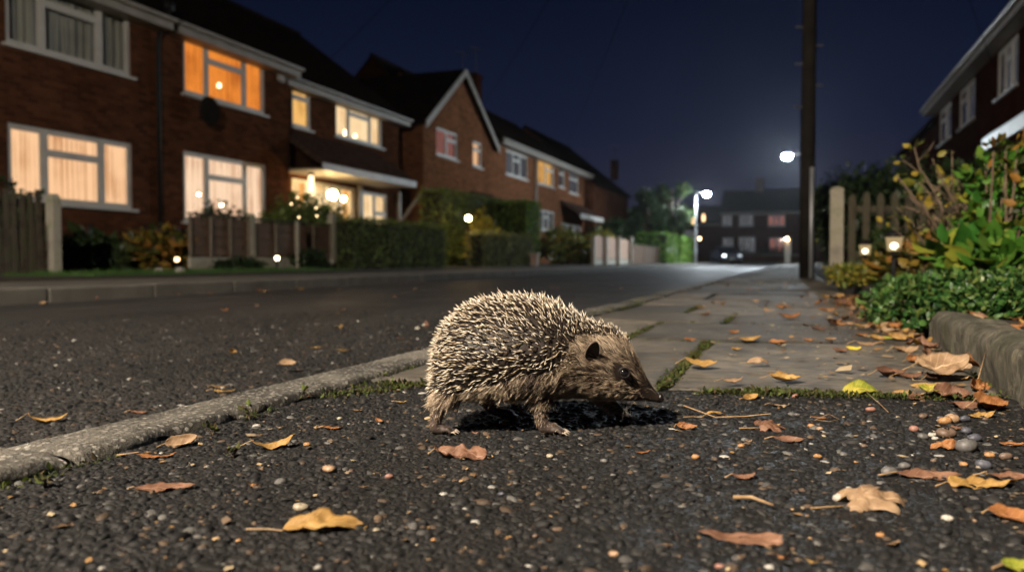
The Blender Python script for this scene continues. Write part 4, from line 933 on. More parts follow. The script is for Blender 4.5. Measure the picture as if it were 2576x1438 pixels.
# weathered board fence at the left edge
M['weathered'] = nm('weathered_fence_boards', (.018,.014,.010), (.06,.05,.036), 6, .9, .7, 40, .006, c3=(.045,.05,.02))
yl, yr = sp_(-90), sp_(118)
t = thing('board_fence', 'weathered wooden board fence at the left edge with uneven tops', 'fence', (FXL, yl, .03)); y = yl; i = 0
while y < yr-.02 and i < 60:
    w_ = rnd.uniform(.075,.1); zt_ = 1.0+rnd.uniform(-.05,.05); x_ = FXL+rnd.uniform(-.012,.012); b = MB(); tilt = rnd.uniform(-.02,.02)
    b.hull8([(x_,y,.05),(x_+.02,y,.05),(x_+.02,y+w_,.05),(x_,y+w_,.05)], [(x_,y+tilt+w_*.15,zt_),(x_+.02,y+tilt+w_*.15,zt_),(x_+.02,y+tilt+w_*.85,zt_+rnd.uniform(-.03,.02)),(x_,y+tilt+w_*.85,zt_)]); b.build('board', M['weathered'], t)
    y += w_+rnd.uniform(.012,.04); i += 1
b = MB(); b.box(FXL-.05, FXL-.015, yl, yr, .25, .33).box(FXL-.05, FXL-.015, yl, yr, .8, .88); b.build('rail', M['weathered'], t)
M['mossy_concrete'] = nm('mossy_concrete', (.2,.185,.15), (.3,.28,.23), 4, .85, .4, 80, .003, c3=(.16,.17,.08))
def cpost(x, X, label, ytop, w_=.12, mat='mossy_concrete'):
    p = FX(x, ytop, X); q = thing('concrete_post', label, 'post', (X, p.y, .03), 0, 'concrete fence posts'); z = p.z
    mb = MB(); mb.box(X-w_/2, X+w_/2, p.y-w_/2, p.y+w_/2, .0, z-.05); mb.hull8([(X-w_/2,p.y-w_/2,z-.05),(X+w_/2,p.y-w_/2,z-.05),(X+w_/2,p.y+w_/2,z-.05),(X-w_/2,p.y+w_/2,z-.05)], [(X-w_/3,p.y-w_/3,z),(X+w_/3,p.y-w_/3,z),(X+w_/3,p.y+w_/3,z),(X-w_/3,p.y+w_/3,z)])
    mb.build('post_shaft', M[mat], q, bevel=.008); mb = MB(); mb.box(X-w_*.7, X+w_*.7, p.y-w_*.7, p.y+w_*.7, .0, .045); mb.build('footing', M['concrete'], q)
    return p.y
cpost(133, FXL+.05, 'mossy concrete post ending the weathered board fence', 488)
cpost(630, FXL, 'concrete post between the two panels of brown fence', 537); cpost(834, FXL, 'concrete post at the near end of the low hedge', 538, .13)
# panel fences with concrete gravel boards
M['panel'] = nm('brown_fence_panel', (.065,.04,.027), (.14,.086,.056), 5, .85, .6, 25, .006)
M['batten'] = nm('pale_batten_wood', (.1,.08,.058), (.2,.165,.12), 8, .9, .4)
M['panel_p'] = nm('pinkish_fence_panel', (.3,.19,.14), (.42,.29,.22), 5, .85, .5, 25, .006)
def panel_fence(label, X, ya, yb, z0, z1, nb, mat='panel', gravel=True, scallop=False):
    t = thing('panel_fence', label, 'fence', (X, ya, z0), 0, 'panel fences'); zg = z0+(.22 if gravel else 0)
    if gravel: MB().box(X-.025, X+.025, ya, yb, z0-.02, zg-.003).build('gravel_board', M['concrete'], t)
    b = MB(); rows = int((z1-zg-.04)/.13)
    for r in range(rows):
        z = zg+.02+(z1-zg-.04)*r/rows; b.hull8([(X-.012,ya,z),(X+.016,ya,z),(X+.016,yb,z),(X-.012,yb,z)], [(X-.012,ya,z+.14),(X-.002,ya,z+.14),(X-.002,yb,z+.14),(X-.012,yb,z+.14)])
    b.build('slats', M[mat], t); b = MB()
    for k in range(nb+1):
        y = ya+(yb-ya)*k/nb; b = MB(); b.box(X+.018, X+.045, y-.022, y+.022, zg, z1-.015); b.build('batten', M['batten' if mat == 'panel' else 'concrete'], t)
    b = MB()
    if scallop:
        for k in range(nb):
            ya_, yb_ = ya+(yb-ya)*k/nb, ya+(yb-ya)*(k+1)/nb
            for q in range(8):
                u0, u1 = q/8, (q+1)/8; f = lambda u: z1-.03+.12*math.sin(math.pi*u); b.hull8([(X-.02,ya_+(yb_-ya_)*u0,z1-.05),(X+.014,ya_+(yb_-ya_)*u0,z1-.05),(X+.014,ya_+(yb_-ya_)*u1,z1-.05),(X-.02,ya_+(yb_-ya_)*u1,z1-.05)], [(X-.02,ya_+(yb_-ya_)*u0,f(u0)),(X+.014,ya_+(yb_-ya_)*u0,f(u0)),(X+.014,ya_+(yb_-ya_)*u1,f(u1)),(X-.02,ya_+(yb_-ya_)*u1,f(u1))])
    else: b.box(X-.035, X+.05, ya, yb, z1, z1+.03)
    b.build('top_rail', M['weathered' if not scallop else mat], t)
y1_, y2_, y3_ = sp_(475), sp_(630), sp_(834); zp = FX(700, 559, FXL).z
panel_fence('brown slatted fence panel left of the middle concrete post', FXL, y1_, y2_-.08, .03, zp+.02, 3); panel_fence('brown slatted fence panel between two concrete posts', FXL, y2_+.08, y3_-.08, .03, zp, 4)
t = thing('wooden_stake', 'thin pale stake standing in front of the brown fence', 'stake', (FXL+.3, sp_(748, FXL+.3), .03)); q = FX(748, 556, FXL+.3); MB().box(q.x-.02, q.x+.02, q.y-.025, q.y+.025, 0, q.z).build('stake_shaft', M['mossy_concrete'], t)
# hedges
h = FX(900, 548, -8.0).z
hedge('low clipped hedge beside the concrete post, nearest of the hedges', -8.45, -7.95, sp_(850, -8.3), sp_(1128, -7.95), .03, h, seed=11, dens=1300)
h2 = FX(1180, 580, -7.9).z
hedge('low clipped hedge right of the garden lantern', -8.35, -7.85, sp_(1192, -8.15), sp_(1343, -7.85), .03, h2, 'hedge_m', seed=12, dens=1300, size=.045)
h3 = FX(1200, 493, -9.6).z
hedge('tall dark clipped hedge behind the garden lantern', -10.2, -9.5, sp_(1075, -9.95), sp_(1352, -8.9), .03, h3, seed=13, dens=700, size=.06)
hedge('lit end of the tall hedge beside the pink post, brightened in its leaf colour', -9.45, -8.3, sp_(1318, -8.4), sp_(1352, -8.4), .03, h3-.1, 'hedge_l', seed=14, dens=900, size=.055, group=None)
M['palestone2'] = nm('pale_cast_stone', (.3,.27,.23), (.42,.39,.33), 4, .8, .3)
M['pinkpost'] = nm('pinkish_stone', (.36,.24,.2), (.5,.36,.3), 4, .8, .3)
q = FX(1345, 640, -7.7); t = thing('gate_post', 'short pinkish gate post at the foot of the bright hedge', 'post', (-7.7, q.y, .03)); MB().box(-7.8,-7.6,q.y-.12,q.y+.12,0,q.z).build('post_shaft', M['pinkpost'], t, bevel=.01)
MB().box(-7.84,-7.56,q.y-.16,q.y+.16,q.z+.001,q.z+.06).build('cap', M['concrete'], t)
# pale scalloped panels and the brown panel beyond
zq = FX(1530, 600, -7.5).z; panel_fence('pale scalloped fence panels between white posts near the road bend', -7.5, FX(1487,600,-7.5).y, FX(1583,600,-7.5).y, .03, zq-.02, 3, 'panel_p', True, True)
for i, xx in enumerate((1487, 1519, 1551, 1583)):
    q = FX(xx, 597, -7.46); t = thing('fence_post', ['white post at the near end of the pale scalloped fence', 'second white post of the pale scalloped fence from the near end', 'third white post of the pale scalloped fence from the near end', 'white post at the far end of the pale scalloped fence'][i], 'post', (-7.44, q.y, .03), 0, 'white posts of the scalloped fence')
    MB().box(-7.5+.06, -7.5+.2, q.y-.09, q.y+.09, 0, q.z).build('post_shaft', M['palestone2'], t); MB().box(-7.5+.04, -7.5+.22, q.y-.11, q.y+.11, q.z+.001, q.z+.05).build('cap', M['concrete'], t)
panel_fence('low brown fence panels beyond the pale scalloped fence', -7.3, FX(1592,620,-7.3).y, FX(1664,620,-7.3).y, .03, FX(1625,618,-7.3).z, 3, 'panel', False)
hedge('clipped hedge lit by the far street lamp and brightened in its leaf colour', -8.6, -6.9, FX(1672,620,-7).y, FX(1738,620,-7).y, .03, FX(1700,592,-7).z, 'hedge_l', seed=15, dens=260, size=.1, group=None)
# shrubs
def bpx(x, y, X): return FX(x, y, X)
def shrub_at(xc, ytop, xw, X, zr0, label, mat, n, size, seed, rx=.45, group='garden shrubs on the left', **k):
    a, b_ = FX(xc-xw/2, 600, X), FX(xc+xw/2, 600, X); ry = (b_.y-a.y)/2; c = (a.y+b_.y)/2; zt_ = FX(xc, ytop, X).z; rz_ = (zt_-zr0)/2
    return bush('shrub', label, 'shrub', (X, c, zr0+rz_), (rx, ry, rz_), int(n*1.5), size*1.55, mat, seed, group, **k)
shrub_at(390, 560, 150, -8.9, .02, 'shrub with yellow flower clusters beside the left lawn', 'autumn', 380, .085, 21)
shrub_at(400, 572, 190, -9.4, .02, 'dark purple shrub behind the yellow flowering one', 'purple', 2600, .06, 22, rx=.6)
shrub_at(220, 590, 150, -9.6, .02, 'low dark shrub under the lit left window', 'darkleaf', 1800, .07, 23, rx=.6)
shrub_at(560, 505, 200, -9.3, .02, 'tall twiggy rose bush in front of the pale window', 'darkleaf', 1300, .05, 24, rx=.4, rr=.4, k=14)
shrub_at(745, 485, 175, -9.6, .02, 'rounded dark bush dotted with small lights', 'hedge', 6500, .05, 25, rx=.8, rr=.5, k=30)
shrub_at(850, 498, 60, -9.8, .02, 'yellow green bush lit by the porch lamps', 'yellowgreen', 900, .05, 26, rx=.35)
shrub_at(1210, 520, 84, -9.0, .02, 'yellow bush beside the garden lantern, lantern glow put into its leaf colour', 'lantern_lit', 1500, .06, 27, rx=.35, rr=.4, k=24)
shrub_at(775, 625, 85, -8.15, .02, 'small dark bush at the foot of the brown fence', 'darkleaf', 1300, .04, 28, rx=.3)
shrub_at(600, 650, 120, -8.2, .02, 'low straggling plant along the brown fence', 'darkleaf', 700, .045, 29, rx=.25)
shrub_at(1415, 570, 100, -8.6, .02, 'yellow green bush left of the pale scalloped fence', 'yellowgreen', 2200, .1, 30, rx=.8)
shrub_at(1500, 572, 90, -8.8, .02, 'low yellow green bush behind the scalloped fence', 'yellowgreen', 1500, .12, 31, rx=.7)
shrub_at(30, 448, 90, -9.2, .02, 'dark shrub behind the board fence at the left edge', 'darkleaf', 1500, .05, 32, rx=.5)
shrub_at(1545, 545, 110, -10.4, .02, 'dark tree like shrub under the distant chimney house', 'darkleaf', 1800, .2, 33, rx=1.5)
# lawn strip
struct(MB().box(-8.36, -7.02, FX(150,660,-7.5).y, FX(835,660,-7.5).y-.1, .0305, .045).build('lawn', M['lawn']))
g_ = np.random.default_rng(3); n = 9000; P = np.column_stack([g_.uniform(-8.35,-7.03,n), g_.uniform(FX(150,660,-7.5).y, FX(835,660,-7.5).y-.1, n), np.full(n, .043)])
M['grass'] = leaf_mat('grass_blades', [(.03,.075,.012),(.05,.12,.018),(.07,.15,.025)])
tag(leafcloud('grass', P, np.tile([0,0,1.0], (n,1))*3, .035, M['grass'], None, (KITE[0]*np.array([1,.25,1]), KITE[1]), 5), 'short green grass of the lawn strip behind the left kerb', 'grass', kind='stuff')
# white edging stones
M['palestone'] = nm('pale_stone', (.25,.23,.2), (.42,.4,.35), 9, .8, .4)
for i, (x, y, r, lb) in enumerate([(400, 684, .055, 'pale rounded stone at the lawn edge, left of the pair'), (452, 684, .06, 'pale rounded stone at the lawn edge, right of the pair'), (672, 655, .10, 'pale stone beside the small white garden light')]):
    p = G(x, y, .05); t = MB().sph((p.x, p.y, .05+r*.3), r, 14, (1,1.2,.75)).build('stone', M['palestone'], None, True); tag(t, lb, 'stone', 'edging stones')
# small garden lights, post lantern
def spike_light(x, y, X, r, label, col, st):
    p = FX(x, y, X); t = thing('garden_light', label, 'garden light', (p.x, p.y, .03), 0, 'small garden lights'); MB().sph(p, r, 12).build('bulb', emis('garden_glow', col, st), t, True)
    MB().lathe((p.x, p.y, .0), [(.018, 0), (.018, max(.03, p.z-r))], 8).build('stake', M['black'], t); MB().lathe((p.x, p.y, p.z+r*.75), [(r*.9, 0), (r*1.0, r*.3), (r*.3, r*.7)], 12).build('cap', M['lead'], t)
spike_light(445, 652, -8.2, .032, 'tiny warm garden light at the foot of the yellow flowering shrub', (1,.62,.3), 8)
spike_light(697, 649, -7.9, .036, 'tiny white garden light at the edge of the lawn', (1,.85,.55), 11)
for i, (x, y, lb) in enumerate([(500, 489, 'upper twinkling light in the rose bush'), (557, 516, 'lower twinkling light in the rose bush'), (752, 546, 'lowest twinkling light in the rounded bush'), (733, 513, 'left twinkling light in the rounded bush'), (748, 497, 'topmost twinkling light in the rounded bush'), (795, 523, 'upper right twinkling light in the rounded bush'), (797, 543, 'lower right twinkling light in the rounded bush')]):
    p = FX(x, y, -8.55); r = .013 if i > 1 else .022; t = thing('fairy_light', lb, 'light', p, 0, 'small lights hung in the bushes'); MB().sph(p, r, 10).build('bulb', emis('fairy_glow', (1,.7,.35), 9 if i > 1 else 40), t, True)
    MB().lathe(p, [(.012, r*.9), (.012, r*1.8), (.004, r*2.4)], 8).build('socket', M['black'], t)
p = FX(1178, 549, -8.55); t = thing('lantern_post', 'black garden lantern on a post glowing warm between the hedges', 'lantern', (p.x, p.y, .03))
MB().lathe((p.x, p.y, 0), [(.05, 0), (.05, .08), (.024, .12), (.02, p.z-.12), (.05, p.z-.1)], 12).build('post', M['black'], t, True)
MB().sph(p, .06, 14).build('globe', emis('lantern_glow', (1,.66,.26), 420), t, True); MB().lathe((p.x, p.y, p.z+.07), [(.09, 0), (.07, .04), (.015, .08)], 12).build('cap', M['black'], t)
# far lamps; the two tall amber ones stand for lit windows
for (x, y, d, sx, sz, lb, st) in [(1743, 555, 88, .34, .8, 'far window glowing amber left of the far lamp post, built as a lamp', 5), (1770, 548, 90, .3, .9, 'far window glowing amber right of the far lamp post, built as a lamp', 3.5), (1760, 600, 62, .18, .18, 'round amber light low on the far lamp post', 18), (1944, 553, 84, .2, .2, 'amber light at an upper window of the end terrace', 9), (1980, 601, 60, .2, .2, 'bright amber light on the far white gate post', 45), (1953, 598, 84, .22, .22, 'amber light above the end terrace door', 9), (1950, 629, 84, .22, .22, 'low amber light before the end terrace', 9), (1934, 614, 84, .18, .18, 'dim amber light left of the end terrace door', 7), (1598, 541, 52, .1, .1, 'upper dim light among the dark trees', 9), (1621, 563, 52, .12, .12, 'lower dim light among the dark trees', 10), (1600, 629, 48, .13, .13, 'cold white light behind the low brown fence', 22), (1713, 614, 60, .14, .14, 'dim greenish light beside the far bright hedge', 2.5)]:
    p = AT(x, y, d); t = thing('outdoor_lamp', lb, 'lamp', p, 0, 'small lamps at the far end of the street'); col = (1,.62,.3) if 'amber' in lb else ((.7,.85,1) if 'cold' in lb else (1,.8,.6))
    MB().sph(p, 1, 12, (sx/2, sx/2, sz/2)).build('bulb', emis('far_glow', col, st), t, True); MB().lathe(p, [(sx*.3, sz*.5), (sx*.55, sz*.5+.04), (sx*.1, sz*.5+.12)], 10).build('cap', M['lead'], t)
p = AT(1981, 663, 60); t = thing('gate_post', 'tall pale gate post at the far right of the road', 'post', (p.x, p.y, -.08)); z_ = AT(1981, 606, 60).z; MB().box(p.x-.2, p.x+.2, p.y+.25, p.y+.6, -.1, z_).build('post_shaft', M['palestone2'], t); MB().box(p.x-.25, p.x+.25, p.y+.2, p.y+.65, z_+.002, z_+.1).build('cap', M['concrete'], t)
# far wall, bins of dark shrubs before the end terrace
for i, (xx, lb) in enumerate([(1835, 'left low dark shrub before the end terrace'), (1945, 'right low dark shrub before the end terrace')]):
    p = AT(xx, 650, 82); bush('shrub', lb, 'shrub', (p.x, 84, .7), (2.2, .8, .9), 900, .22, 'darkleaf', 60+i, 'shrubs before the end terrace')
b = MB(); b.box(FE.px(1812,640)[0], FE.px(2050,640)[0], 83.1, 83.3, 0, .7); t = thing('garden_wall', 'low dark garden wall before the end terrace', 'wall', (0,83.2,0)); b.build('wall', M['brick'], t); b = MB(); b.box(FE.px(1812,640)[0]-.03, FE.px(2050,640)[0], 83.06, 83.34, .701, .76); b.build('coping', M['concrete'], t)
# ---------------------------------------------------------------- trees
def tree(label, cx_, cy_, h_, r_, n, size, mat, seed, zc=.62, group='trees at the end of the street', k=14):
    g = np.random.default_rng(seed); t = thing('tree', label, 'tree', (cx_, cy_, 0), 0, group); b = MB()
    b.tube([(cx_,cy_,-.05),(cx_+.05,cy_,h_*.2),(cx_-.03,cy_+.05,h_*.45),(cx_,cy_,h_*.85)], [h_*.035,h_*.026,h_*.02,h_*.006], 8)
    c0 = np.array([cx_, cy_, h_*zc]); cl = []
    for i in range(k):
        d = g.normal(size=3); d /= np.linalg.norm(d); q = c0+d*np.array([r_, r_, h_*(1-zc)])*g.uniform(.45,.8); cl.append(q)
        s = Vector((cx_, cy_, h_*g.uniform(.25,.6))); e = Vector(q); b.tube([s, s.lerp(e,.5)+Vector((0,0,-.1)), e], [h_*.012,h_*.008,h_*.003], 5)
    b.build('trunk', M['bark'], t, True); P, D = [], []
    for q in cl:
        rr = r_*g.uniform(.3,.5); p, d = blob(g, q, (rr, rr, rr*.8), n//k, .8); P.append(p); D.append(d)
    leafcloud('crown', np.concatenate(P), np.concatenate(D), size, M[mat], t, KITE, seed); return t
M['farleaf'] = leaf_mat('far_tree_leaves', [(.01,.022,.008),(.025,.05,.014),(.04,.075,.02),(.06,.09,.025)])
for (x, ytop, d, wpx_, lb, seed, mat) in [(1690, 440, 50, 90, 'green leafy tree left of the far street lamp', 41, 'farleaf'), (1630, 465, 47, 80, 'dark tree beside the distant chimney house', 42, 'darkleaf')]:
    p = AT(x, 650, d); hh = AT(x, ytop, d).z; tree(lb, p.x, p.y, hh, wpx_/2*d/2004*1.15, 4200, .17, mat, seed)
for (x, ytop, d, wpx_, lb, seed, mat) in [(2022, 478, 30, 55, 'small yellow green tree behind the wooden pole', 43, 'yellowgreen')]:
    p = AT(x, 650, d); hh = AT(x, ytop, d).z; tree(lb, p.x+.3, p.y, hh, wpx_/2*d/2004*1.25, 800, .13, mat, seed)
# ---------------------------------------------------------------- parked car
M['paint'] = NT('dark_car_paint').pbr((.2,.22,.25), .25, metal=.4, spec=.6, Coat_Weight=.8)
M['carglass'] = NT('car_glass').pbr((.01,.012,.014), .06, spec=.8); M['rubber'] = nm('tyre_rubber', (.01,.01,.01), (.02,.02,.02), 9, .8, .2); M['chrome'] = NT('wheel_alloy').pbr((.5,.5,.52), .3, metal=.9)
def car():
    p = AT(1826, 662, 66); t = thing('parked_car', 'dark parked car with shining headlights at the far end of the road', 'car', (p.x, p.y, RZ), R(18))
    def sec(pts, w0, w1=None):          # side profile swept across the width with tumblehome
        mb = MB(); n = len(pts); ws = [(-1, 1.0), (-.92, 1.0), (.92, 1.0), (1, 1.0)]; vs = []
        for k, (s, _) in enumerate(ws):
            sh = .96 if abs(s) == 1 else 1
            for (y, z) in pts:
                wv = w0 if w1 is None else w0+(w1-w0)*max(0, min(1, (z-.85)/.55)); vs.append((s*wv, y*sh, z if abs(s) < 1 else .35+(z-.35)*.97))
        fs = [(a*n+i, a*n+(i+1)%n, (a+1)*n+(i+1)%n, (a+1)*n+i) for a in range(3) for i in range(n)]+[tuple(range(n))[::-1], tuple(range(3*n, 4*n))]
        return mb.add(vs, fs)
    def loc(mb, nm_, mat, par=None, sm=True, bv=0):
        o = mb.build(nm_, mat, None, sm, bv); o.parent = par or t; return o
    bodyp = [(-2.05,.32),(-2.12,.5),(-2.08,.68),(-1.9,.78),(-1.0,.93),(-.95,.95),(1.6,.98),(2.02,.9),(2.1,.6),(2.05,.32)]
    bd = loc(sec(bodyp, .86), 'body', M['paint'], sm=False, bv=.05)
    loc(sec([(-1.0,.94),(-.35,1.38),(.2,1.45),(1.0,1.42),(1.75,.97)], .8, .6), 'cabin', M['carglass'], sm=False, bv=.03)
    loc(MB().hull8([(-.6,-.32,1.39),(.6,-.32,1.39),(.6,1.02,1.425),(-.6,1.02,1.425)], [(-.56,-.3,1.47),(.56,-.3,1.47),(.56,1.0,1.475),(-.56,1.0,1.475)]), 'roof', M['paint'], sm=False, bv=.02)
    for s in (-1, 1):
        loc(MB().sph((s*.62,-2.05,.66), 1, 14, (.17,.09,.085)), 'headlight', emis('headlamp_glow', (.8,.92,1), 7 if s < 0 else 1.2))
        loc(MB().box(s*.93-.08, s*.93+.08, -.78, -.7, .95, 1.08), 'wing_mirror', M['paint'], bv=.02)
        for y in (-1.3, 1.3):
            w = MB(); w.lathe((0,0,0), [(.22,-.1),(.31,-.1),(.33,-.05),(.33,.05),(.31,.1),(.22,.1)], 24); w.v = [(s*.8+v[2], y+v[0], .33+v[1]) for v in w.v]; wo = loc(w, 'wheel', M['rubber'])
            w = MB(); w.lathe((0,0,0), [(.2,-.07),(.22,.0),(.2,.104),(.05,.09)], 16); w.v = [(s*.8+s*v[2], y+v[0], .33+v[1]) for v in w.v]; loc(w, 'rim', M['chrome'], wo)
    loc(MB().box(-.45,.45,-2.15,-2.09,.42,.56), 'grille', M['black']); loc(MB().box(-.26,.26,-2.17,-2.152,.36,.46), 'number_plate', M['white'])
car()
# ---------------------------------------------------------------- right garden
# stone edging
def edge_stone(label, x0, x1, y0, y1, h_, seed):
    nu, nvv = int((y1-y0)/.006), 60; vs = []; W = x1-x0; per = 2*h_+W
    for j in range(nu+1):
        y = y0+(y1-y0)*j/nu; e = min(y-y0, y1-y); rd = max(0, 1-e/.03)**2
        for q in range(nvv+1):
            s = per*q/nvv
            if s < h_: x, z = x0, s
            elif s < h_+W: x, z = x0+s-h_, h_
            else: x, z = x1, h_-(s-h_-W)
            # round the top corners
            r = .022
            for cx_, sx in ((x0+r, -1), (x1-r, 1)):
                if (x-cx_)*sx > 0 and z > h_-r:
                    v = Vector((x-cx_, z-(h_-r)));
                    if v.length > 1e-6: m_ = max(abs(v.x), abs(v.y)); v = v.normalized()*m_; x, z = cx_+v.x, h_-r+v.y
            k = .011*vnoise(y*8, s*7, seed)+.005*vnoise(y*28, s*22, seed)+.0015*vnoise(y*90, s*60, seed)
            nx_ = -1 if s < h_ else (0 if s < h_+W else 1); nz = 1 if h_ <= s < h_+W else 0
            vs.append((x+nx_*k, y+(0 if e > .03 else (.0)), z-.012+nz*k*.9-rd*.012*(z/h_)))
    K = nvv+1; f = [(j*K+q, j*K+q+1, (j+1)*K+q+1, (j+1)*K+q) for j in range(nu) for q in range(nvv)]+[tuple(range(K)), tuple(range(nu*K, nu*K+K))[::-1]]
    o = MB().add(vs, f).build('garden_edging', M['edging'], None, True); return tag(o, label, 'edging', 'stone edging of the flower bed')
def edging_mat():
    t = NT('weathered_edging_stone'); o = t.obj(); big = t.noise(o, 7, 6, .7, .5); v = t.n('ShaderNodeMapping', {'Vector': o, 'Scale': (1,1,.35)}).outputs[0]; m2 = t.noise(v, 45, 6, .75, 1.2); fine = t.noise(o, 300, 3, .7)
    c = t.ramp(big, [(.3, (.04,.037,.026)), (.5, (.1,.092,.068)), (.72, (.2,.185,.145))]); c = t.mix(.6, c, t.ramp(m2, [(.4, (.3,.3,.28)), (.52, (1,1,1)), (.64, (2.4,2.3,2.05))]), 'MULTIPLY')
    c = t.mix(t.ramp(t.noise(o, 5, 3), [(.5, (0,)*3), (.68, (.5,)*3)]), c, (.05,.065,.02))
    return t.pbr(c, .8, t.bump(t.math('ADD', m2, t.math('MULTIPLY', fine, .4)), 1.0, .012), spec=.4)
M['edging'] = edging_mat()
edge_stone('thick weathered stone edging block at the right edge of the path', .292, .375, .55, 2.02, .094, 3.1)
edge_stone('stone edging block farther along the path behind the leaf drift', .288, .36, 2.75, 3.62, .085, 8.7)
# solar lights
t = NT('solar_lamp_glass'); e_ = t.n('ShaderNodeEmission', {'Color': (1,.72,.36,1), 'Strength': .55}); tr_ = t.n('ShaderNodeBsdfTransparent'); mx_ = t.n('ShaderNodeMixShader', {0: .45})
t.l(e_.outputs[0], mx_.inputs[1]); t.l(tr_.outputs[0], mx_.inputs[2]); t.l(mx_.outputs[0], t.out.inputs['Surface']); M['clearglow'] = t.m
def solar(x, y, d, s, label):
    p = AT(x, y, d); t = thing('solar_light', label, 'garden light', (p.x, p.y, .055), 0, 'black solar lights in the flower bed'); u = s*d/2004
    top = p.z; c = Vector((p.x, p.y, top))
    MB().lathe(c, [(u*.52, -.2*u), (u*.56, -.14*u), (u*.35, .06*u), (u*.15, .14*u), (u*.12, .2*u)], 24).build('cap', M['black'], t, True)
    sh = MB().lathe(c, [(u*.32, -u*.98), (u*.34, -u*.95), (u*.45, -u*.22), (u*.43, -u*.215)], 24).build('glass', M['clearglow'], t, True)
    MB().sph(c+Vector((0,0,-u*.7)), u*.21, 14, (1,1,.9)).build('bulb', emis('solar_bulb', (1,.85,.55), 10), sh, True)
    MB().lathe(c, [(u*.2, -u*1.06), (u*.3, -u*.99)], 16).build('collar', M['black'], t); MB().lathe((p.x, p.y, .03), [(u*.13, 0), (u*.13, c.z-u*1.05-.03)], 12).build('post', M['black'], t, True)
solar(2250, 587, 4.3, 45, 'nearer and taller black solar light glowing in the flower bed'); solar(2177, 609, 6.1, 32, 'smaller solar light farther back in the flower bed')
# picket fence and post
M['picket'] = nm('mossy_picket_wood', (.03,.024,.016), (.07,.06,.038), 8, .9, .5, 60, .004, c3=(.045,.05,.022))
M['palepost'] = nm('pale_timber_post', (.17,.15,.12), (.29,.26,.2), 6, .85, .5, 60, .004, c3=(.17,.18,.1))
p = AT(2106, 470, 6.9); t = thing('fence_post', 'pale square timber post at the garden corner', 'post', (p.x, p.y, .05)); w_ = .055
MB().box(p.x-w_, p.x+w_, p.y-w_, p.y+w_, 0, p.z-.02).hull8([(p.x-w_,p.y-w_,p.z-.02),(p.x+w_,p.y-w_,p.z-.02),(p.x+w_,p.y+w_,p.z-.02),(p.x-w_,p.y+w_,p.z-.02)], [(p.x-.02,p.y-.02,p.z),(p.x+.02,p.y-.02,p.z),(p.x+.02,p.y+.02,p.z),(p.x-.02,p.y+.02,p.z)]).build('post_shaft', M['palepost'], t, bevel=.004)
p0 = AT(2128, 500, 7.0); t = thing('picket_fence', 'mossy picket fence beside the pale timber post', 'fence', (p0.x, p0.y, .05)); r_ = (CM @ Vector((1,0,0))).normalized()
for i in range(11):
    q = p0+r_*(.055+i*.125); q.z = 0; zt_ = AT(2150, 487, 7).z+rnd.uniform(-.012,.012); b = MB(); e = r_*.03; f_ = Vector((r_.y, -r_.x, 0))*.01
    b.hull8([q-e-f_+Vector((0,0,.06)), q+e-f_+Vector((0,0,.06)), q+e+f_+Vector((0,0,.06)), q-e+f_+Vector((0,0,.06))], [q-e-f_+Vector((0,0,zt_-.045)), q+e-f_+Vector((0,0,zt_-.045)), q+e+f_+Vector((0,0,zt_-.045)), q-e+f_+Vector((0,0,zt_-.045))])
    b.hull8([q-e-f_+Vector((0,0,zt_-.0449)), q+e-f_+Vector((0,0,zt_-.0449)), q+e+f_+Vector((0,0,zt_-.0449)), q-e+f_+Vector((0,0,zt_-.0449))], [q-e*.35-f_+Vector((0,0,zt_)), q+e*.35-f_+Vector((0,0,zt_)), q+e*.35+f_+Vector((0,0,zt_)), q-e*.35+f_+Vector((0,0,zt_))])
    b.build('picket', M['picket'], t)
for yy in (526, 640):
    zz = AT(2180, yy, 7.02).z; e = r_*1.45; a = Vector((p0.x, p0.y, zz)); n_ = Vector((-r_.y, r_.x, 0)).normalized(); up = Vector((0,0,.03)); a = a+n_*.014
    MB().hull8([a-up, a-up+e, a-up+e+n_*.03, a-up+n_*.03], [a+up, a+up+e, a+up+e+n_*.03, a+up+n_*.03]).build('rail', M['picket'], t)
# dark hedge mass behind, dark shrubs
def rb(label, x, ytop, d, wpx_, dep, mat, n, size, seed, ybase=None, k=12, rr=.5, group='shrubs in the right garden', shape=KITE, **kk):
    p = AT(x, 650, d); zt_ = AT(x, ytop, d).z; rz_ = (zt_-.05)/2; rx_ = wpx_/2*d/2004
    return bush('shrub', label, 'shrub', (p.x, p.y, .05+rz_), (rx_, dep, rz_), n, size, mat, seed, group, shape, k, rr, **kk)
rb('large dark evergreen shrub behind the picket fence', 2200, 395, 9.5, 300, .7, 'darkleaf', 12000, .06, 71, k=16)
rb('dark shrub behind the pale timber post, left of the evergreen', 2105, 430, 10.5, 130, .5, 'darkleaf', 4000, .06, 76)
rb('dark leafy mass under the right hand porch roof', 2440, 385, 7.5, 330, .6, 'darkleaf', 8000, .06, 72, k=14)
rb('thin dark spiky shrub rising above the evergreen', 2330, 330, 10, 60, .2, 'darkleaf', 500, .07, 73, k=7, rr=.3)
rb('low yellow green bush at the edge of the paving', 2135, 665, 4.8, 130, .35, 'yellowgreen', 4200, .022, 74, rr=.55)
rb('green shrub in front of the picket fence', 2230, 560, 6.2, 130, .25, 'farleaf', 2200, .035, 75)
rb('autumn coloured plant behind the nearer solar light', 2300, 590, 4.6, 190, .3, 'autumn', 1500, .05, 77, shape=OVAL)
rb('yellowing plant between the two solar lights', 2215, 640, 4.9, 90, .15, 'autumn', 420, .04, 78, shape=OVAL)
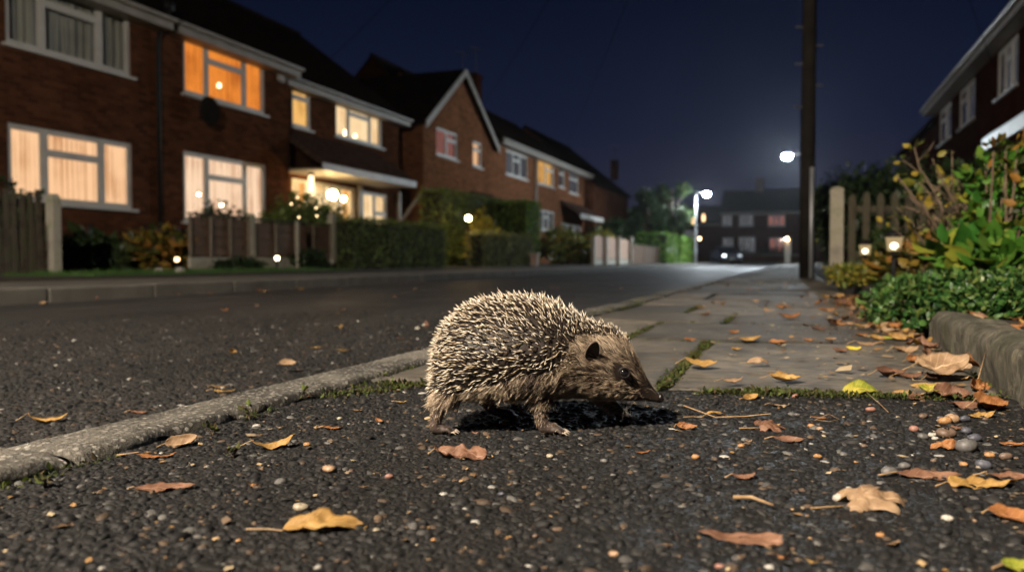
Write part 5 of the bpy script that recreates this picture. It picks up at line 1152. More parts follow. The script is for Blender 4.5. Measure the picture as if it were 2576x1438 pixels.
# low ground cover over the edging
g_ = np.random.default_rng(8); t = thing('ground_cover_plant', 'dense low green ground cover spilling over the stone edging', 'plant', (.7, 2.3, .055)); P, D = [], []
for i in range(46):
    u = i/45; x = 2250+u*420; d = 2.35-.45*u+g_.uniform(-.1,.25); q = AT(x, 750, d); r = g_.uniform(.06,.1); zc = .075+g_.uniform(0,.045)
    if x < 2330: zc -= .03
    p, dd = blob(g_, (q.x, q.y, zc), (r, r, r*.75), 620, .5); P.append(p); D.append(dd)
P = np.concatenate(P); D = np.concatenate(D); k = (P[:, 2] > .012); P, D = P[k], D[k]
leafcloud('foliage', P, D, .0145, M['ivy'], t, OVAL, 9, .35); b = MB()
for i in range(40):
    j = g_.integers(len(P)); e = Vector(P[j]); s = Vector((e.x+g_.uniform(-.05,.05), e.y+g_.uniform(-.05,.05), .05)); b.tube([s, s.lerp(e,.6)+Vector((.01,0,.01)), e], [.0025,.002,.001], 5)
b.build('stems', M['stem'], t)
# broad leaved hydrangea and its bare stems
def broad(label, spots, mat, size, seed, cat='plant', group='leafy plants in the flower bed'):
    g = np.random.default_rng(seed); base = Vector(spots[0][0]); t = thing('leafy_plant', label, cat, (base.x, base.y, .055), 0, group); b = MB(); P, D = [], []
    for (c, r, n) in spots:
        p, d = blob(g, c, (r, r, r*.8), n, .7); P.append(p); D.append(d+np.array([0,-.3,.6]))
        s = Vector((c[0]+g.uniform(-.03,.03), c[1]+g.uniform(-.03,.03), .05)); b.tube([s, s.lerp(Vector(c), .5)+Vector((g.uniform(-.03,.03), 0, 0)), Vector(c)], [.006,.0045,.003], 6)
    leafcloud('foliage', np.concatenate(P), np.concatenate(D), size, M[mat], t, OVAL, seed, .22, True); b.build('stems', M['stem'], t)
sp = [(AT(x, y, d), .07, 17) for x, y, d in [(2400,640,2.75),(2440,620,2.8),(2480,655,2.7),(2490,600,2.85),(2530,640,2.7),(2550,595,2.8),(2590,620,2.8),(2430,670,2.75),(2520,685,2.65),(2580,670,2.7),(2390,610,2.95)]]
broad('broad leaved green plant above the ground cover', sp, 'hydra', .085, 51)
sp = [(AT(x, y, d), .065, 26) for x, y, d in [(2480,430,3.1),(2500,470,3.1),(2530,440,3.0),(2560,400,3.0),(2480,520,3.05),(2545,500,3.0),(2520,400,3.05),(2500,560,3.0),(2600,520,3.0),(2530,560,3.05),(2455,550,3.1),(2585,470,3.0),(2560,540,2.95),(2590,420,3.0),(2450,480,3.15)]]
broad('taller green stems rising behind the broad leaved plant', sp, 'hydra', .048, 52)
sp = [(AT(x, y, d), .045, 7) for x, y, d in [(2500,380,2.9),(2530,365,2.9),(2560,375,2.9),(2590,350,2.9),(2560,430,2.85),(2575,520,2.8),(2565,580,2.75)]]
broad('orange and yellow leaves at the right edge above the green plant', sp, 'autumn', .042, 53)
sp = [(AT(x, y, d), .05, 16) for x, y, d in [(2330,640,3.6),(2360,650,3.5),(2380,680,3.2),(2300,670,3.7),(2350,690,3.2),(2420,700,3.0),(2290,640,3.8)]]
broad('ochre dying leaves between the solar light and the green plant', sp, 'autumn', .06, 54)
# bare branching shrub with a few yellow leaf tufts
g_ = np.random.default_rng(17); root = AT(2440, 648, 3.4); t = thing('bare_shrub', 'bare branching shrub with yellowing leaf tufts at the stem tips', 'shrub', (root.x, root.y, .055)); b = MB(); tips = []
base0 = Vector((root.x, root.y, .05))
for (x, y, w_) in [(2300,370,1),(2255,440,1),(2320,430,1),(2275,480,.8),(2345,400,.8),(2370,450,.9),(2395,380,.7),(2410,470,.8),(2270,540,.7),(2330,520,.8),(2440,420,.8),(2380,540,.7),(2470,500,.7),(2495,430,.8),(2230,560,.5),(2300,580,.6),(2350,500,.6),(2430,520,.6)]:
    e = AT(x, y, 3.4+g_.uniform(-.25,.35)); s = base0+Vector((g_.uniform(-.09,.07), g_.uniform(-.08,.08), 0)); m1 = s.lerp(e, .35)+Vector((g_.uniform(-.02,.05), g_.uniform(-.03,.03), .03)); m2 = s.lerp(e, .7)+Vector((g_.uniform(-.025,.03), g_.uniform(-.03,.03), g_.uniform(-.01,.03)))
    b.tube([s, m1, m2, e], [.0085*w_, .0065*w_, .005*w_, .003*w_], 7); tips.append(e)
    for q in range(5):
        a = s.lerp(e, g_.uniform(.45,.9)); c = a+Vector((g_.uniform(-.09,.09), g_.uniform(-.05,.05), g_.uniform(.03,.12))); b.tube([a, a.lerp(c,.5)+Vector((.01,0,0)), c], [.004*w_,.003*w_,.0015], 5)
        if g_.uniform() < .5: tips.append(c)
b.build('branches', M['stem'], t, True); P, D = [], []
for i, e in enumerate(tips): n = 6 if i < 3 else g_.integers(1, 4); p, d = blob(g_, e, (.025,.025,.018), n, .9); P.append(p); D.append(d)
leafcloud('foliage', np.concatenate(P), np.concatenate(D), .036, M['yellowgreen'], t, OVAL, 18, .25, True)
# ================================================================ fallen leaves, pebbles, moss
def dry_mat(name, c1, c2, c3, rough=.6):
    t = NT(name); u = t.n('ShaderNodeAttribute', attribute_name='lu').outputs['Fac']; v = t.n('ShaderNodeAttribute', attribute_name='lv').outputs['Fac']
    o = t.obj(); oi = t.n('ShaderNodeObjectInfo').outputs['Random']; av = t.math('ABSOLUTE', v)
    sh = t.n('ShaderNodeVectorMath', {0: o, 1: t.n('ShaderNodeCombineXYZ', {0: t.math('MULTIPLY', oi, 9.0)}).outputs[0]}, operation='ADD').outputs[0]
    big = t.noise(sh, 28, 5, .65); fine = t.noise(sh, 160, 4, .7)
    c = t.ramp(big, [(.3, c1), (.5, c2), (.7, c3)])
    c = t.mix(t.ramp(fine, [(.6, (0,)*3), (.75, (.6,)*3)]), c, tuple(x*.25 for x in c1))
    vein = t.math('LESS_THAN', t.math('ABSOLUTE', t.math('SINE', t.math('MULTIPLY', t.math('SUBTRACT', u, t.math('MULTIPLY', av, .22)), 24.0))), .16)
    vein = t.math('MAXIMUM', t.math('MULTIPLY', vein, .35), t.math('MULTIPLY', t.math('LESS_THAN', av, .045), .8))
    c = t.mix(vein, c, tuple(min(1, x*1.35+.03) for x in c3))
    edge = t.ramp(av, [(.82, (1,)*3), (1, (.45,.4,.35))]); c = t.mix(.7, c, edge, 'MULTIPLY')
    nr = t.bump(t.math('ADD', t.math('MULTIPLY', fine, .6), t.math('ADD', t.math('MULTIPLY', big, 1.5), t.math('MULTIPLY', vein, .8))), .8, .0015)
    t.pbr(c, rough, nr, spec=.4); tl = t.n('ShaderNodeBsdfTranslucent', {'Color': c}); mx = t.n('ShaderNodeMixShader', {0: .18})
    t.l(t.p.outputs[0], mx.inputs[1]); t.l(tl.outputs[0], mx.inputs[2]); t.l(mx.outputs[0], t.out.inputs['Surface']); return t.m
D_ = {'ochre': dry_mat('ochre_leaf', (.2,.11,.028), (.36,.21,.06), (.47,.3,.1)), 'orange': dry_mat('orange_leaf', (.16,.06,.02), (.29,.12,.038), (.42,.2,.075)),
      'brown': dry_mat('brown_leaf', (.09,.042,.024), (.18,.088,.05), (.28,.155,.095)), 'tan': dry_mat('tan_leaf', (.18,.105,.055), (.31,.2,.11), (.43,.3,.18)),
      'yellow': dry_mat('yellow_leaf', (.5,.36,.03), (.68,.52,.05), (.75,.62,.1)), 'green': dry_mat('green_yellow_leaf', (.1,.16,.02), (.25,.27,.03), (.5,.38,.06)),
      'dark': dry_mat('dark_brown_leaf', (.05,.024,.015), (.1,.05,.03), (.2,.1,.06))}
M['petiole'] = nm('leaf_stalk', (.16,.09,.04), (.36,.24,.12), 60, .6, .2)
def leaf_geo(kind, Lh, wid, roll, bend, twist, seed, wr=.05):
    g = random.Random(seed); nu, nv = (26, 12); V = []; lu = []; lv = []
    if kind == 'maple':
        lob = [(0, 1.0, .5), (1.0, .82, .42), (-1.0, .82, .42), (1.95, .55, .4), (-1.95, .55, .4)]; na, nr = 72, 8
        for r_ in range(nr+1):
            for k in range(na):
                q = 2*math.pi*k/na-math.pi; rad = .34
                for a, h_, w_ in lob:
                    d = abs(q-a*1.0); d = min(d, 2*math.pi-d); tri = max(0, 1-d/w_)
                    rad = max(rad, .34+(h_-.34)*tri**.85*(1-.12*abs(math.sin(tri*9))))
                if abs(q) > 2.6: rad *= .62
                rr = rad*r_/nr; x, y = math.cos(q)*rr*.62, math.sin(q)*rr*wid*1.25; V.append([x+.38, y]); lu.append(.38+x); lv.append(min(1, abs(math.sin(q*2.5))*r_/nr+.05) if abs(q) > .06 else 0)
        F = [(i*na+k, i*na+(k+1)%na, (i+1)*na+(k+1)%na, (i+1)*na+k) for i in range(nr) for k in range(na)]
    else:
        for i in range(nu+1):
            u = i/nu
            w = {'ovate': math.sin(math.pi*u**.8)**.75, 'lance': math.sin(math.pi*u)**.9, 'torn': min(1, math.sin(math.pi*min(u*.62+.03, 1))**.6)*(1 if u < .93 else .72), 'lobed': math.sin(math.pi*u**.85)**.6*(.72+.28*abs(math.sin(u*9.5+.6)))}[kind]
            for j in range(nv+1):
                v = j/nv*2-1; ww = w*wid*(1+.12*vnoise(u*5, math.copysign(3, v), seed)+.05*vnoise(u*16, math.copysign(9, v), seed)); V.append([u+(.03*vnoise(u*3, v*2, seed)), v*ww]); lu.append(u); lv.append(v)
        F = [(i*(nv+1)+j, i*(nv+1)+j+1, (i+1)*(nv+1)+j+1, (i+1)*(nv+1)+j) for i in range(nu) for j in range(nv)]
    out = []
    for (x, y) in V:
        r_ = roll*(1+.5*vnoise(x*2.2, 0, seed+3)); k = max(abs(r_), 1e-3)*3.0; yy = math.sin(y*k)/k; z = (1-math.cos(y*k))/k*(1 if r_ > 0 else -1)
        z += bend*((x-.5)**2*2-.2)+wr*vnoise(x*4, y*6, seed)+wr*.5*vnoise(x*9, y*12, seed+1)+abs(y)*.10*(1 if roll > 0 else -1)
        tw = twist*(x-.5); c, s = math.cos(tw), math.sin(tw); out.append((x*Lh-.5*Lh, (yy*c-z*s)*Lh, (yy*s+z*c)*Lh))
    return out, F, lu, lv
def leaf(label, pos, Lh, heading, kind='ovate', mat='tan', wid=.3, roll=.5, bend=.3, twist=0, tilt=(0,0), stem=.25, group=None, seed=1, wr=.05, lift=0.0, zmin=None):
    V, F, lu, lv = leaf_geo(kind, Lh, wid, roll, bend, twist, seed, wr); st_a = Vector(V[len(V)//2] if kind == 'maple' else V[6]); A = np.array(V)
    if kind == 'maple': st_a = Vector((-.12*Lh, 0, 0))
    m = np.array((Matrix.Rotation(tilt[0], 3, 'X') @ Matrix.Rotation(tilt[1], 3, 'Y'))); A = A @ m.T; z0 = np.percentile(A[:, 2], 4); A[:, 2] -= z0
    o = npmesh('fallen_leaf', A, np.array(F), D_[mat], None, True, {'lu': lu, 'lv': lv}); o.location = (pos[0], pos[1], pos[2]+lift); o.rotation_euler = (0, 0, YAW+heading)
    so = o.modifiers.new('t', 'SOLIDIFY'); so.thickness = .0004
    tag(o, label, 'leaf', group)
    if stem:
        a = Matrix(m.tolist()) @ st_a-Vector((0,0,z0)); d = Vector((-1, .25*math.sin(seed), 0)); l = stem*Lh
        b = MB(); b.tube([a+Vector((l*.15,0,.0003)), a, a+d*l*.4+Vector((0,0,-a.z*.4+.001)), a+d*l+Vector((0,l*.15*math.cos(seed),-a.z*.8+.001))], [.0005, .0007, .0006, .0010], 6); s = b.build('stem', M['petiole']); s.parent = o
    return o
SURF = {'t': .0, 's': .010, 'r': RZ, 'k': .012, 'b': .055}
def LP(x, y, px, head, surf, label, kind, mat, **k):   # placed where the photograph shows it lying
    z = SURF[surf]; p = G(x, y, z); d = (Vector((p.x, p.y, 0))).dot(Vector((-math.sin(YAW), math.cos(YAW), 0))); k.setdefault('seed', int(x)*7+int(y))
    return leaf(label, (p.x, p.y, z+.0005), px*d/2004, R(head), kind, mat, **k)
LP(120,1062,100,8,'r','yellow leaf with a curled tip lying on the road at the left edge','ovate','ochre',wid=.2,roll=.9,bend=.5,twist=.7)
LP(352,1040,55,-5,'r','small dark brown leaf on the road behind the kerb','ovate','brown',wid=.2,roll=.8)
LP(458,1122,78,30,'t','folded tan leaf leaning against the kerb','ovate','tan',wid=.34,roll=1.3,bend=.5,tilt=(.6,-.25))
LP(392,1152,100,4,'t','slender orange leaf with a long stalk beside the kerb','lance','orange',wid=.11,roll=.8,stem=.5)
LP(690,1128,105,22,'t','ochre folded leaf with a pointed tip, left of the hedgehog','lance','ochre',wid=.2,roll=1.2,bend=.6,twist=.5,tilt=(.2,-.12),stem=.35)
LP(837,1080,50,-4,'t','small orange brown leaf between the kerb and the hedgehog','ovate','orange',wid=.24,roll=.6)
LP(415,1232,150,9,'t','long brown leaf lying flat in the lower left','lance','brown',wid=.17,roll=.5,bend=.12,tilt=(.12,0),stem=.1)
LP(1160,1152,140,-14,'t','crumpled brown leaf in front of the front paw','lobed','brown',wid=.26,roll=1.1,bend=.25,twist=.6,tilt=(.35,0),wr=.12,stem=.12)
LP(818,1332,215,8,'t','large yellow orange leaf at the bottom left of the tarmac','ovate','ochre',wid=.2,roll=.7,bend=-.15,tilt=(.22,0),stem=.42,wr=.07)
LP(724,938,42,10,'r','tan leaf half hidden behind the kerb','ovate','tan',wid=.38,roll=.8,bend=.3,tilt=(.5,0),stem=.1,lift=.02)
LP(556,975,45,0,'r','pale yellow leaf scrap on the road, upper of two','lance','ochre',wid=.16,roll=.6); LP(562,986,60,3,'r','longer pale yellow leaf scrap on the road, lower of two','lance','ochre',wid=.12,roll=.7)
LP(585,887,24,60,'r','small yellow leaf standing on the open road','ovate','ochre',wid=.35,roll=1.2,tilt=(.8,0),stem=0)
LP(790,876,42,3,'r','thin yellow leaf on the road behind the kerb, left of two','lance','ochre',wid=.18,stem=0); LP(866,883,38,-4,'r','thin yellow leaf on the road behind the kerb, right of two','lance','ochre',wid=.2,stem=0)
LP(1008,853,22,0,'r','tiny orange leaf on the road left of the hedgehog','ovate','orange',stem=0)
LP(758,1003,42,20,'t','curled orange leaf in the angle of the kerb','ovate','orange',wid=.32,roll=1.4,bend=.5,tilt=(.5,0)); LP(722,1008,38,-20,'t','narrow brown leaf in the angle of the kerb','lance','brown',wid=.2)
LP(1009,1013,32,5,'t','small ochre leaf behind the hedgehog hind leg','ovate','ochre',wid=.22,roll=.9); LP(900,1034,26,0,'t','tiny tan leaf scrap on the tarmac behind the hedgehog','lobed','tan',wid=.3,stem=0)
LP(1617,1140,42,12,'t','orange leaf sliver below the hedgehog head','lance','orange',wid=.14,roll=.8,stem=0)
LP(1728,1080,52,-18,'t','dark orange leaf at the tip of the hedgehog shadow','ovate','orange',wid=.3,roll=1.3,bend=.5,tilt=(.5,0),stem=.1)
LP(1800,1050,75,2,'t','long thin tan leaf right of the hedgehog shadow','lance','ochre',wid=.13,roll=.9,bend=-.3,stem=.6)
LP(1938,1080,128,6,'t','large brown lobed leaf right of the hedgehog','maple','brown',wid=.36,roll=-.5,bend=-.5,tilt=(.35,.1),stem=.5,wr=.1)
LP(1985,1112,80,-16,'t','folded brown leaf tucked below the large lobed one','lance','brown',wid=.24,roll=1.0,bend=.3,tilt=(.25,0)); LP(2064,1055,48,-24,'t','orange crescent shaped leaf scrap','lance','orange',wid=.2,roll=.9,stem=0)
LP(1888,1004,46,28,'t','ochre leaf leaning on the mossy slab edge','ovate','ochre',wid=.3,roll=1.2,bend=.4,tilt=(.5,-.2)); LP(1962,1023,52,-8,'t','pinkish tan leaf in front of the slab','lobed','tan',wid=.2,roll=.6)
LP(2172,996,112,8,'t','curved green and yellow leaf at the slab corner','ovate','green',wid=.26,roll=.7,bend=-.35,tilt=(.4,0),seed=4)
LP(2338,1003,66,16,'t','small bright green leaf in front of the leaf heap','ovate','green',wid=.3,roll=.5,tilt=(.35,0),lift=.012,seed=9)
LP(2195,1272,275,2,'t','big tan lobed leaf arched over the tarmac','maple','tan',wid=.34,roll=-.75,bend=-.75,tilt=(.3,.05),stem=.5,wr=.08,seed=5)
LP(1862,1362,205,-20,'t','torn two toned leaf, orange and grey brown, at the bottom','torn','brown',wid=.15,roll=.4,bend=.1,tilt=(.22,0),stem=0)
LP(2335,1203,165,-6,'t','long brown leaf under the grey pebble','lance','brown',wid=.16,roll=.8,bend=.15,tilt=(.2,0)); LP(2470,1225,180,2,'t','long ochre leaf with pointed lobes at the lower right','lobed','ochre',wid=.17,roll=.7,bend=.12,tilt=(.25,0),stem=.2,wr=.1)
LP(2535,1205,110,-6,'t','ochre brown leaf overlapping the long pointed one','lance','brown',wid=.2,roll=.6,tilt=(.2,0)); LP(2556,1305,130,-16,'t','orange brown leaf cut by the right edge','ovate','orange',wid=.28,roll=.6,tilt=(.3,0),stem=.1)
LP(2388,1130,95,2,'t','wrinkled orange brown leaf among the pebbles','lobed','orange',wid=.24,roll=-.8,bend=-.4,tilt=(.2,0),wr=.12,stem=0); LP(2545,1122,60,-8,'t','orange leaf at the right edge above the pebbles','ovate','orange',wid=.3,stem=0)
LP(1870,1206,66,10,'t','small rust coloured leaf on the open tarmac','ovate','brown',wid=.22,roll=1.1,bend=.5,tilt=(.2,0)); LP(2566,1432,110,10,'t','blurred green leaf in the bottom right corner','ovate','green',wid=.26,roll=.3,tilt=(.3,0),seed=31)
LP(2585,1010,60,40,'t','reddish leaf wedged against the edging stone','ovate','orange',wid=.3,roll=1.,tilt=(.5,0))
for (x, y, px, lb, c, kd, rl) in [(1763,921,80,'flat tan leaf lying across the mossy joint','ochre','lobed',.5),(1908,916,56,'domed tan leaf in the middle of the paving','tan','ovate',-1.1),(1978,957,78,'folded ochre leaf with a curling stalk on the front slab','ochre','ovate',1.3),(1842,962,60,'thin curved leaf near the front edge of the slab','tan','lance',1.0),
  (2147,880,38,'bright yellow leaf on the paving','yellow','ovate',.5),(1884,856,60,'pale yellow leaf on the second slab','ochre','lance',.6),(1957,866,46,'upright orange brown leaf on the paving','orange','ovate',1.5),(1735,857,34,'small dark orange leaf left on the paving','orange','ovate',.9),(1846,838,30,'small orange leaf near the slab joint','orange','ovate',.8),
  (1853,880,30,'small ochre leaf below the pale yellow one','ochre','ovate',.8),(1985,799,62,'long bright orange leaf farther up the paving','orange','lance',.8),(1968,775,36,'faint orange leaf beyond the long bright one','orange','ovate',.6),(2033,857,28,'small orange leaf right of the upright one','orange','lobed',.8),(2090,857,34,'small tan leaf left of the bright yellow leaf','tan','ovate',1.2),
  (2168,846,34,'orange leaf above the bright yellow leaf','orange','ovate',.9),(2180,870,60,'long tan leaf touching the bright yellow one','tan','lance',.7),(2225,853,50,'yellow green leaf near the edging gap','green','lance',.8),(2115,885,42,'crumpled grey brown leaf beside the bright yellow one','brown','lobed',1.4),(2278,886,70,'broad tan leaf in front of the leaf pile','tan','ovate',.5),
  (2080,782,46,'dark orange leaf near the drift','orange','lance',1.0),(2110,818,40,'orange leaf right of the joint','orange','ovate',.8),(2060,830,40,'dark curled leaf on the farther slab','dark','lobed',1.2),(2240,945,90,'dark brown curled leaf at the slab corner','dark','ovate',1.3),(2290,950,70,'dark red brown leaf left of the leaf heap','brown','lance',1.4)]:
    LP(x, y, px, rnd.uniform(-18,18), 's', lb, kd, c, wid=.2 if kd == 'lance' else .3, roll=rl, bend=.4 if rl > 0 else -.6, tilt=(.25,rnd.uniform(-.1,.1)), stem=.3 if px > 50 else 0)
# the heap against the edging stone
for i, (x, y, px, hd, c, kd, rl, tl, lf, lb) in enumerate([
  (2370,965,135,6,'tan','ovate',.3,.5,.022,'broad pale tan leaf on top of the heap by the edging stone'),(2440,945,80,75,'orange','ovate',1.1,.9,.02,'upright orange leaf leaning on the edging stone'),(2330,985,75,-30,'ochre','lance',1.2,.6,.006,'ochre rolled leaf at the left of the heap'),
  (2395,1000,95,-8,'brown','ovate',1.2,.5,.004,'pinkish brown cupped leaf in the heap'),(2460,990,85,40,'orange','lobed',1.3,.7,.008,'orange curled leaf near the foot of the edging stone'),(2430,1020,100,-10,'brown','lance',1.2,.3,.0,'dark folded leaf at the bottom of the heap'),
  (2490,1025,105,14,'orange','ovate',.9,.45,.003,'orange leaf with a raised point at the right of the heap'),(2270,990,50,-10,'ochre','ovate',.9,.4,.0,'small golden leaf left of the heap'),(2305,1000,50,20,'brown','lobed',1.0,.4,.0,'small ribbed brown leaf beside the golden one'),
  (2345,950,60,30,'dark','lobed',1.4,.4,.0,'dark leaf shadowed behind the heap'),(2410,930,70,-20,'tan','ovate',1.0,.6,.004,'tan leaf at the back of the heap'),(2470,1045,70,4,'ochre','lance',.9,.3,.0,'thin ochre leaf in front of the heap'),
  (2300,905,50,15,'orange','ovate',1.2,.6,.0,'orange folded leaf at the foot of the ground cover'),(2330,895,65,60,'brown','ovate',1.2,.8,.004,'brown leaf standing against the end of the edging stone'),(2340,915,70,-25,'tan','ovate',1.3,.5,.0,'tan folded leaf against the end of the edging stone')]):
    LP(x, y+6, px, hd, 't' if y > 955 else 's', lb, kd, c, wid=.34 if kd != 'lance' else .2, roll=rl, bend=.35, tilt=(tl, rnd.uniform(-.15,.15)), stem=.3 if i % 3 == 0 else 0, lift=lf, seed=100+i, wr=.09)
# drift of small leaves along the bed: a few shapes, copied
protos = []
for i, (kd, c, wd, rl, tl) in enumerate([('ovate','orange',.3,.9,.3),('ovate','tan',.32,1.1,.25),('lobed','brown',.3,1.2,.3),('lance','ochre',.2,.8,.2),('ovate','brown',.3,1.4,.3),('maple','orange',.34,-.5,.3),('ovate','ochre',.34,.7,.4)]):
    protos.append((kd, c, wd, rl, tl, i)); protos.append((kd, c, wd*.85, rl*-.6, tl*.5, i+20))
made = {}
def scatter(n, fn, zf, lab, group, s0, s1, seed):
    r = random.Random(seed)
    for q in range(n):
        i = r.randrange(len(protos)); kd, c, wd, rl, tl, sd_ = protos[i]; x, y = fn(r); z = zf; s = r.uniform(s0, s1)
        if i not in made:
            o = leaf(lab[c], (x, y, z), .04, r.uniform(0,6.28), kd, c, wid=wd, roll=rl, bend=.4, tilt=(tl,.1), stem=0, group=group, seed=200+sd_*3, wr=.09); made[i] = o; o.scale = (s/.04,)*3
        else:
            o = made[i].copy(); C.objects.link(o); o.location = (x, y, z+r.uniform(0,.006)); o.rotation_euler = (r.uniform(-.12,.12), r.uniform(-.12,.12), r.uniform(0,6.28)); o.scale = (s/.04,)*3
            o['label'] = lab[c]; o['group'] = group
def lab(where): return {c: f'{nme} {where}' for c, nme in [('orange','small orange leaf'),('tan','small tan leaf'),('brown','small brown leaf'),('ochre','small ochre leaf')]}
scatter(95, lambda r: (.275-abs(r.gauss(0,.075)), r.uniform(2.35,4.3)), .012, lab('in the leaf drift along the bed'), 'leaf drift along the flower bed', .03, .062, 1)
scatter(26, lambda r: (.275-abs(r.gauss(0,.05)), r.uniform(1.85,2.4)), .012, lab('between the ground cover and the paving'), 'leaves at the foot of the ground cover', .03, .055, 2)
scatter(22, lambda r: (r.uniform(-.5,.2), r.uniform(2.4,7)), .012, lab('scattered on the far paving'), 'leaves scattered on the far paving', .025, .05, 3)
scatter(26, lambda r: (r.uniform(-4.5,-1.0), r.uniform(2.2,9)), RZ+.002, lab('blown onto the road'), 'leaves blown onto the road', .025, .055, 4)
scatter(14, lambda r: (FLK+r.uniform(.02,.25), r.uniform(1.5,9)), RZ+.002, lab('in the far gutter'), 'leaves in the far gutter', .03, .07, 5)
scatter(26, lambda r: (r.uniform(.38,.6), r.uniform(1.1,2.3)), .062, lab('on the soil behind the edging'), 'leaves on the soil behind the edging', .03, .055, 6)
scatter(16, lambda r: (r.uniform(-.6,.28), r.uniform(.5,1.15)), .001, lab('scrap on the tarmac'), 'tiny leaf scraps on the tarmac', .008, .014, 7)
# loose pebbles
PC = {'tan': (.3,.195,.115), 'orange': (.34,.18,.07), 'pink': (.27,.135,.1), 'white': (.42,.39,.33), 'grey': (.11,.106,.1), 'blue': (.07,.073,.09), 'brown': (.13,.088,.062), 'cream': (.32,.27,.19)}
def peb_mat(n, c):
    t = NT(n); o = t.obj(); n1 = t.noise(o, 240, 4, .7); cc = t.mix(.55, c, t.ramp(n1, [(.35, (.55,.52,.5)), (.65, (1.25,1.25,1.25))]), 'MULTIPLY'); return t.pbr(cc, .5, t.bump(n1, .3, .0008), spec=.5)
PM = {k: peb_mat(k+'_pebble', c) for k, c in PC.items()}
def pebble(x, y, px, c, label, h_=.62, group=None, seed=0, surf='t'):
    g = np.random.default_rng(int(x*3+y)); z = SURF[surf]; p = G(x, y, z); d = -p.x*math.sin(YAW)+p.y*math.cos(YAW); s = px*d/2004/2
    b = MB().sph((0,0,0), 1, 20, (1, g.uniform(.68,.85), h_)); A = np.array(b.v); dd = g.normal(size=(6,3)); dd /= np.linalg.norm(dd, axis=1, keepdims=True); un = A/np.linalg.norm(A, axis=1, keepdims=True); f = 1-.22*np.maximum(0, un@dd.T-.45).sum(1)
    A = A*f[:, None]*s; b.v = [tuple(a) for a in A]; o = b.build('pebble', PM[c], None, True); o.location = (p.x, p.y, z+s*h_*.72); o.rotation_euler = (0, 0, YAW+g.uniform(-.4,.4)); return tag(o, label, 'pebble', group)
for x, y, px, c, lb in [(826,1188,38,'tan','tan pebble on the tarmac below the small orange brown leaf'),(757,1284,44,'cream','cream pebble above the large yellow orange leaf'),(978,1203,24,'pink','small reddish pebble between two leaves left of centre'),(600,1362,16,'orange','tiny orange pebble at the stalk of the large yellow orange leaf'),
  (2302,1085,30,'pink','rounded pink pebble among the pebbles on the right'),(2378,1066,40,'orange','bright orange pebble in front of the leaf heap'),(2382,1100,52,'brown','large grey brown pebble right of the pink one'),(2345,1098,24,'white','white pebble, upper of the pair'),(2352,1107,20,'white','white pebble, lower of the pair'),(2322,1104,30,'grey','grey green pebble right of the pink one'),
  (2432,1090,32,'blue','bluish pebble, left of two near the right edge'),(2450,1110,42,'blue','dark blue grey flat pebble on the right'),(2322,1052,26,'brown','brown grey pebble in front of the small green leaf'),(2238,1195,46,'grey','smooth pale grey pebble left of the long brown leaf'),(2275,1178,34,'grey','taller grey stone above the long brown leaf'),(2475,1178,44,'blue','blue grey pebble right of the long brown leaf'),
  (2430,1135,70,'grey','large dark stone at the right'),(2530,1155,36,'brown','brown pebble at the right edge'),(2490,1150,26,'orange','ochre pebble near the right edge'),(2425,1172,22,'orange','small ochre pebble by the long brown leaf'),(2398,1062,44,'tan','tan stick like stone behind the bright orange pebble'),(2428,1060,30,'blue','dark blue pebble by the foot of the heap'),
  (1880,1282,0,'tan','')][:-1]+[(2114,1262,42,'white','pale flat pebble left of the big tan leaf'),(2062,1082,20,'tan','tan pebble below the crescent leaf'),(2040,1075,20,'orange','orange pebble left of the tan one'),(2190,1035,26,'pink','reddish flat pebble below the green and yellow leaf'),(2057,1153,24,'orange','ochre pebble on the open tarmac right of centre'),
  (2000,1000,22,'pink','pink pebble at the mossy slab edge'),(1865,1125,22,'orange','small orange pebble right of the hedgehog'),(1750,1154,26,'orange','orange pebble below the hedgehog shadow'),(1545,1398,30,'tan','blurred tan pebble at the bottom centre'),(2215,1350,26,'orange','pebble under the arched tan leaf'),(1810,1430,26,'pink','blurred pink pebble at the bottom right of centre'),(2385,1310,34,'white','whitish pebble right of the arched tan leaf')]:
    pebble(x, y, px, c, lb, .62)
r_ = random.Random(5)
for i in range(44):
    x, y = r_.choice([(r_.uniform(2080,2560), r_.uniform(1040,1260)), (r_.uniform(300,2560), r_.uniform(1040,1420)), (r_.uniform(2000,2560), r_.uniform(1030,1200))])
    if 1060 < x < 1720 and y < 1130: continue
    c = r_.choice(['grey','blue','tan','brown','brown','orange','grey','grey','cream']); pebble(x, y, r_.uniform(9,22), c, {'grey':'small grey','blue':'small bluish','tan':'small tan','white':'small white','brown':'small brown','orange':'small orange','cream':'small cream'}[c]+' loose pebble on the tarmac', .6, 'loose pebbles on the tarmac')
for (x, y, px, lb) in [(1068,820,14,'pale pebble on the road left of the hedgehog back'),(1050,828,16,'flat pale stone on the road')]: pebble(x, y, px, 'white', lb, .5, surf='r')
# twigs
def twig(pts, r, label, surf='t'):
    P = [G(x, y, SURF[surf])+Vector((0,0,h_)) for x, y, h_ in pts]; c = P[0]; b = MB(); b.tube(P, [r]+[r*.9]*(len(P)-2)+[r*.6], 7); o = b.build('twig', M['petiole'], None, True); tag(o, label, 'twig')
twig([(1845,1262,.004),(1890,1268,.006),(1945,1282,.004)], .0017, 'straight orange twig on the tarmac below the rust coloured leaf')
twig([(1720,1043,.012),(1800,1057,.004),(1880,1052,.003),(1940,1060,.01)], .0009, 'thin pale stalk reaching from the shadow to the large lobed leaf')
twig([(2050,1060,.002),(2085,1048,.004),(2110,1060,.003),(2085,1066,.003),(2052,1061,.003)], .0004, 'tiny looped grass stalk on the tarmac')
twig([(2180,1008,.012),(2215,1028,.006),(2235,1040,.002)], .0006, 'thin bent stalk beside the green and yellow leaf')
twig([(2460,1005,.03),(2480,975,.06)], .0008, 'dry stalk standing out of the leaf heap')
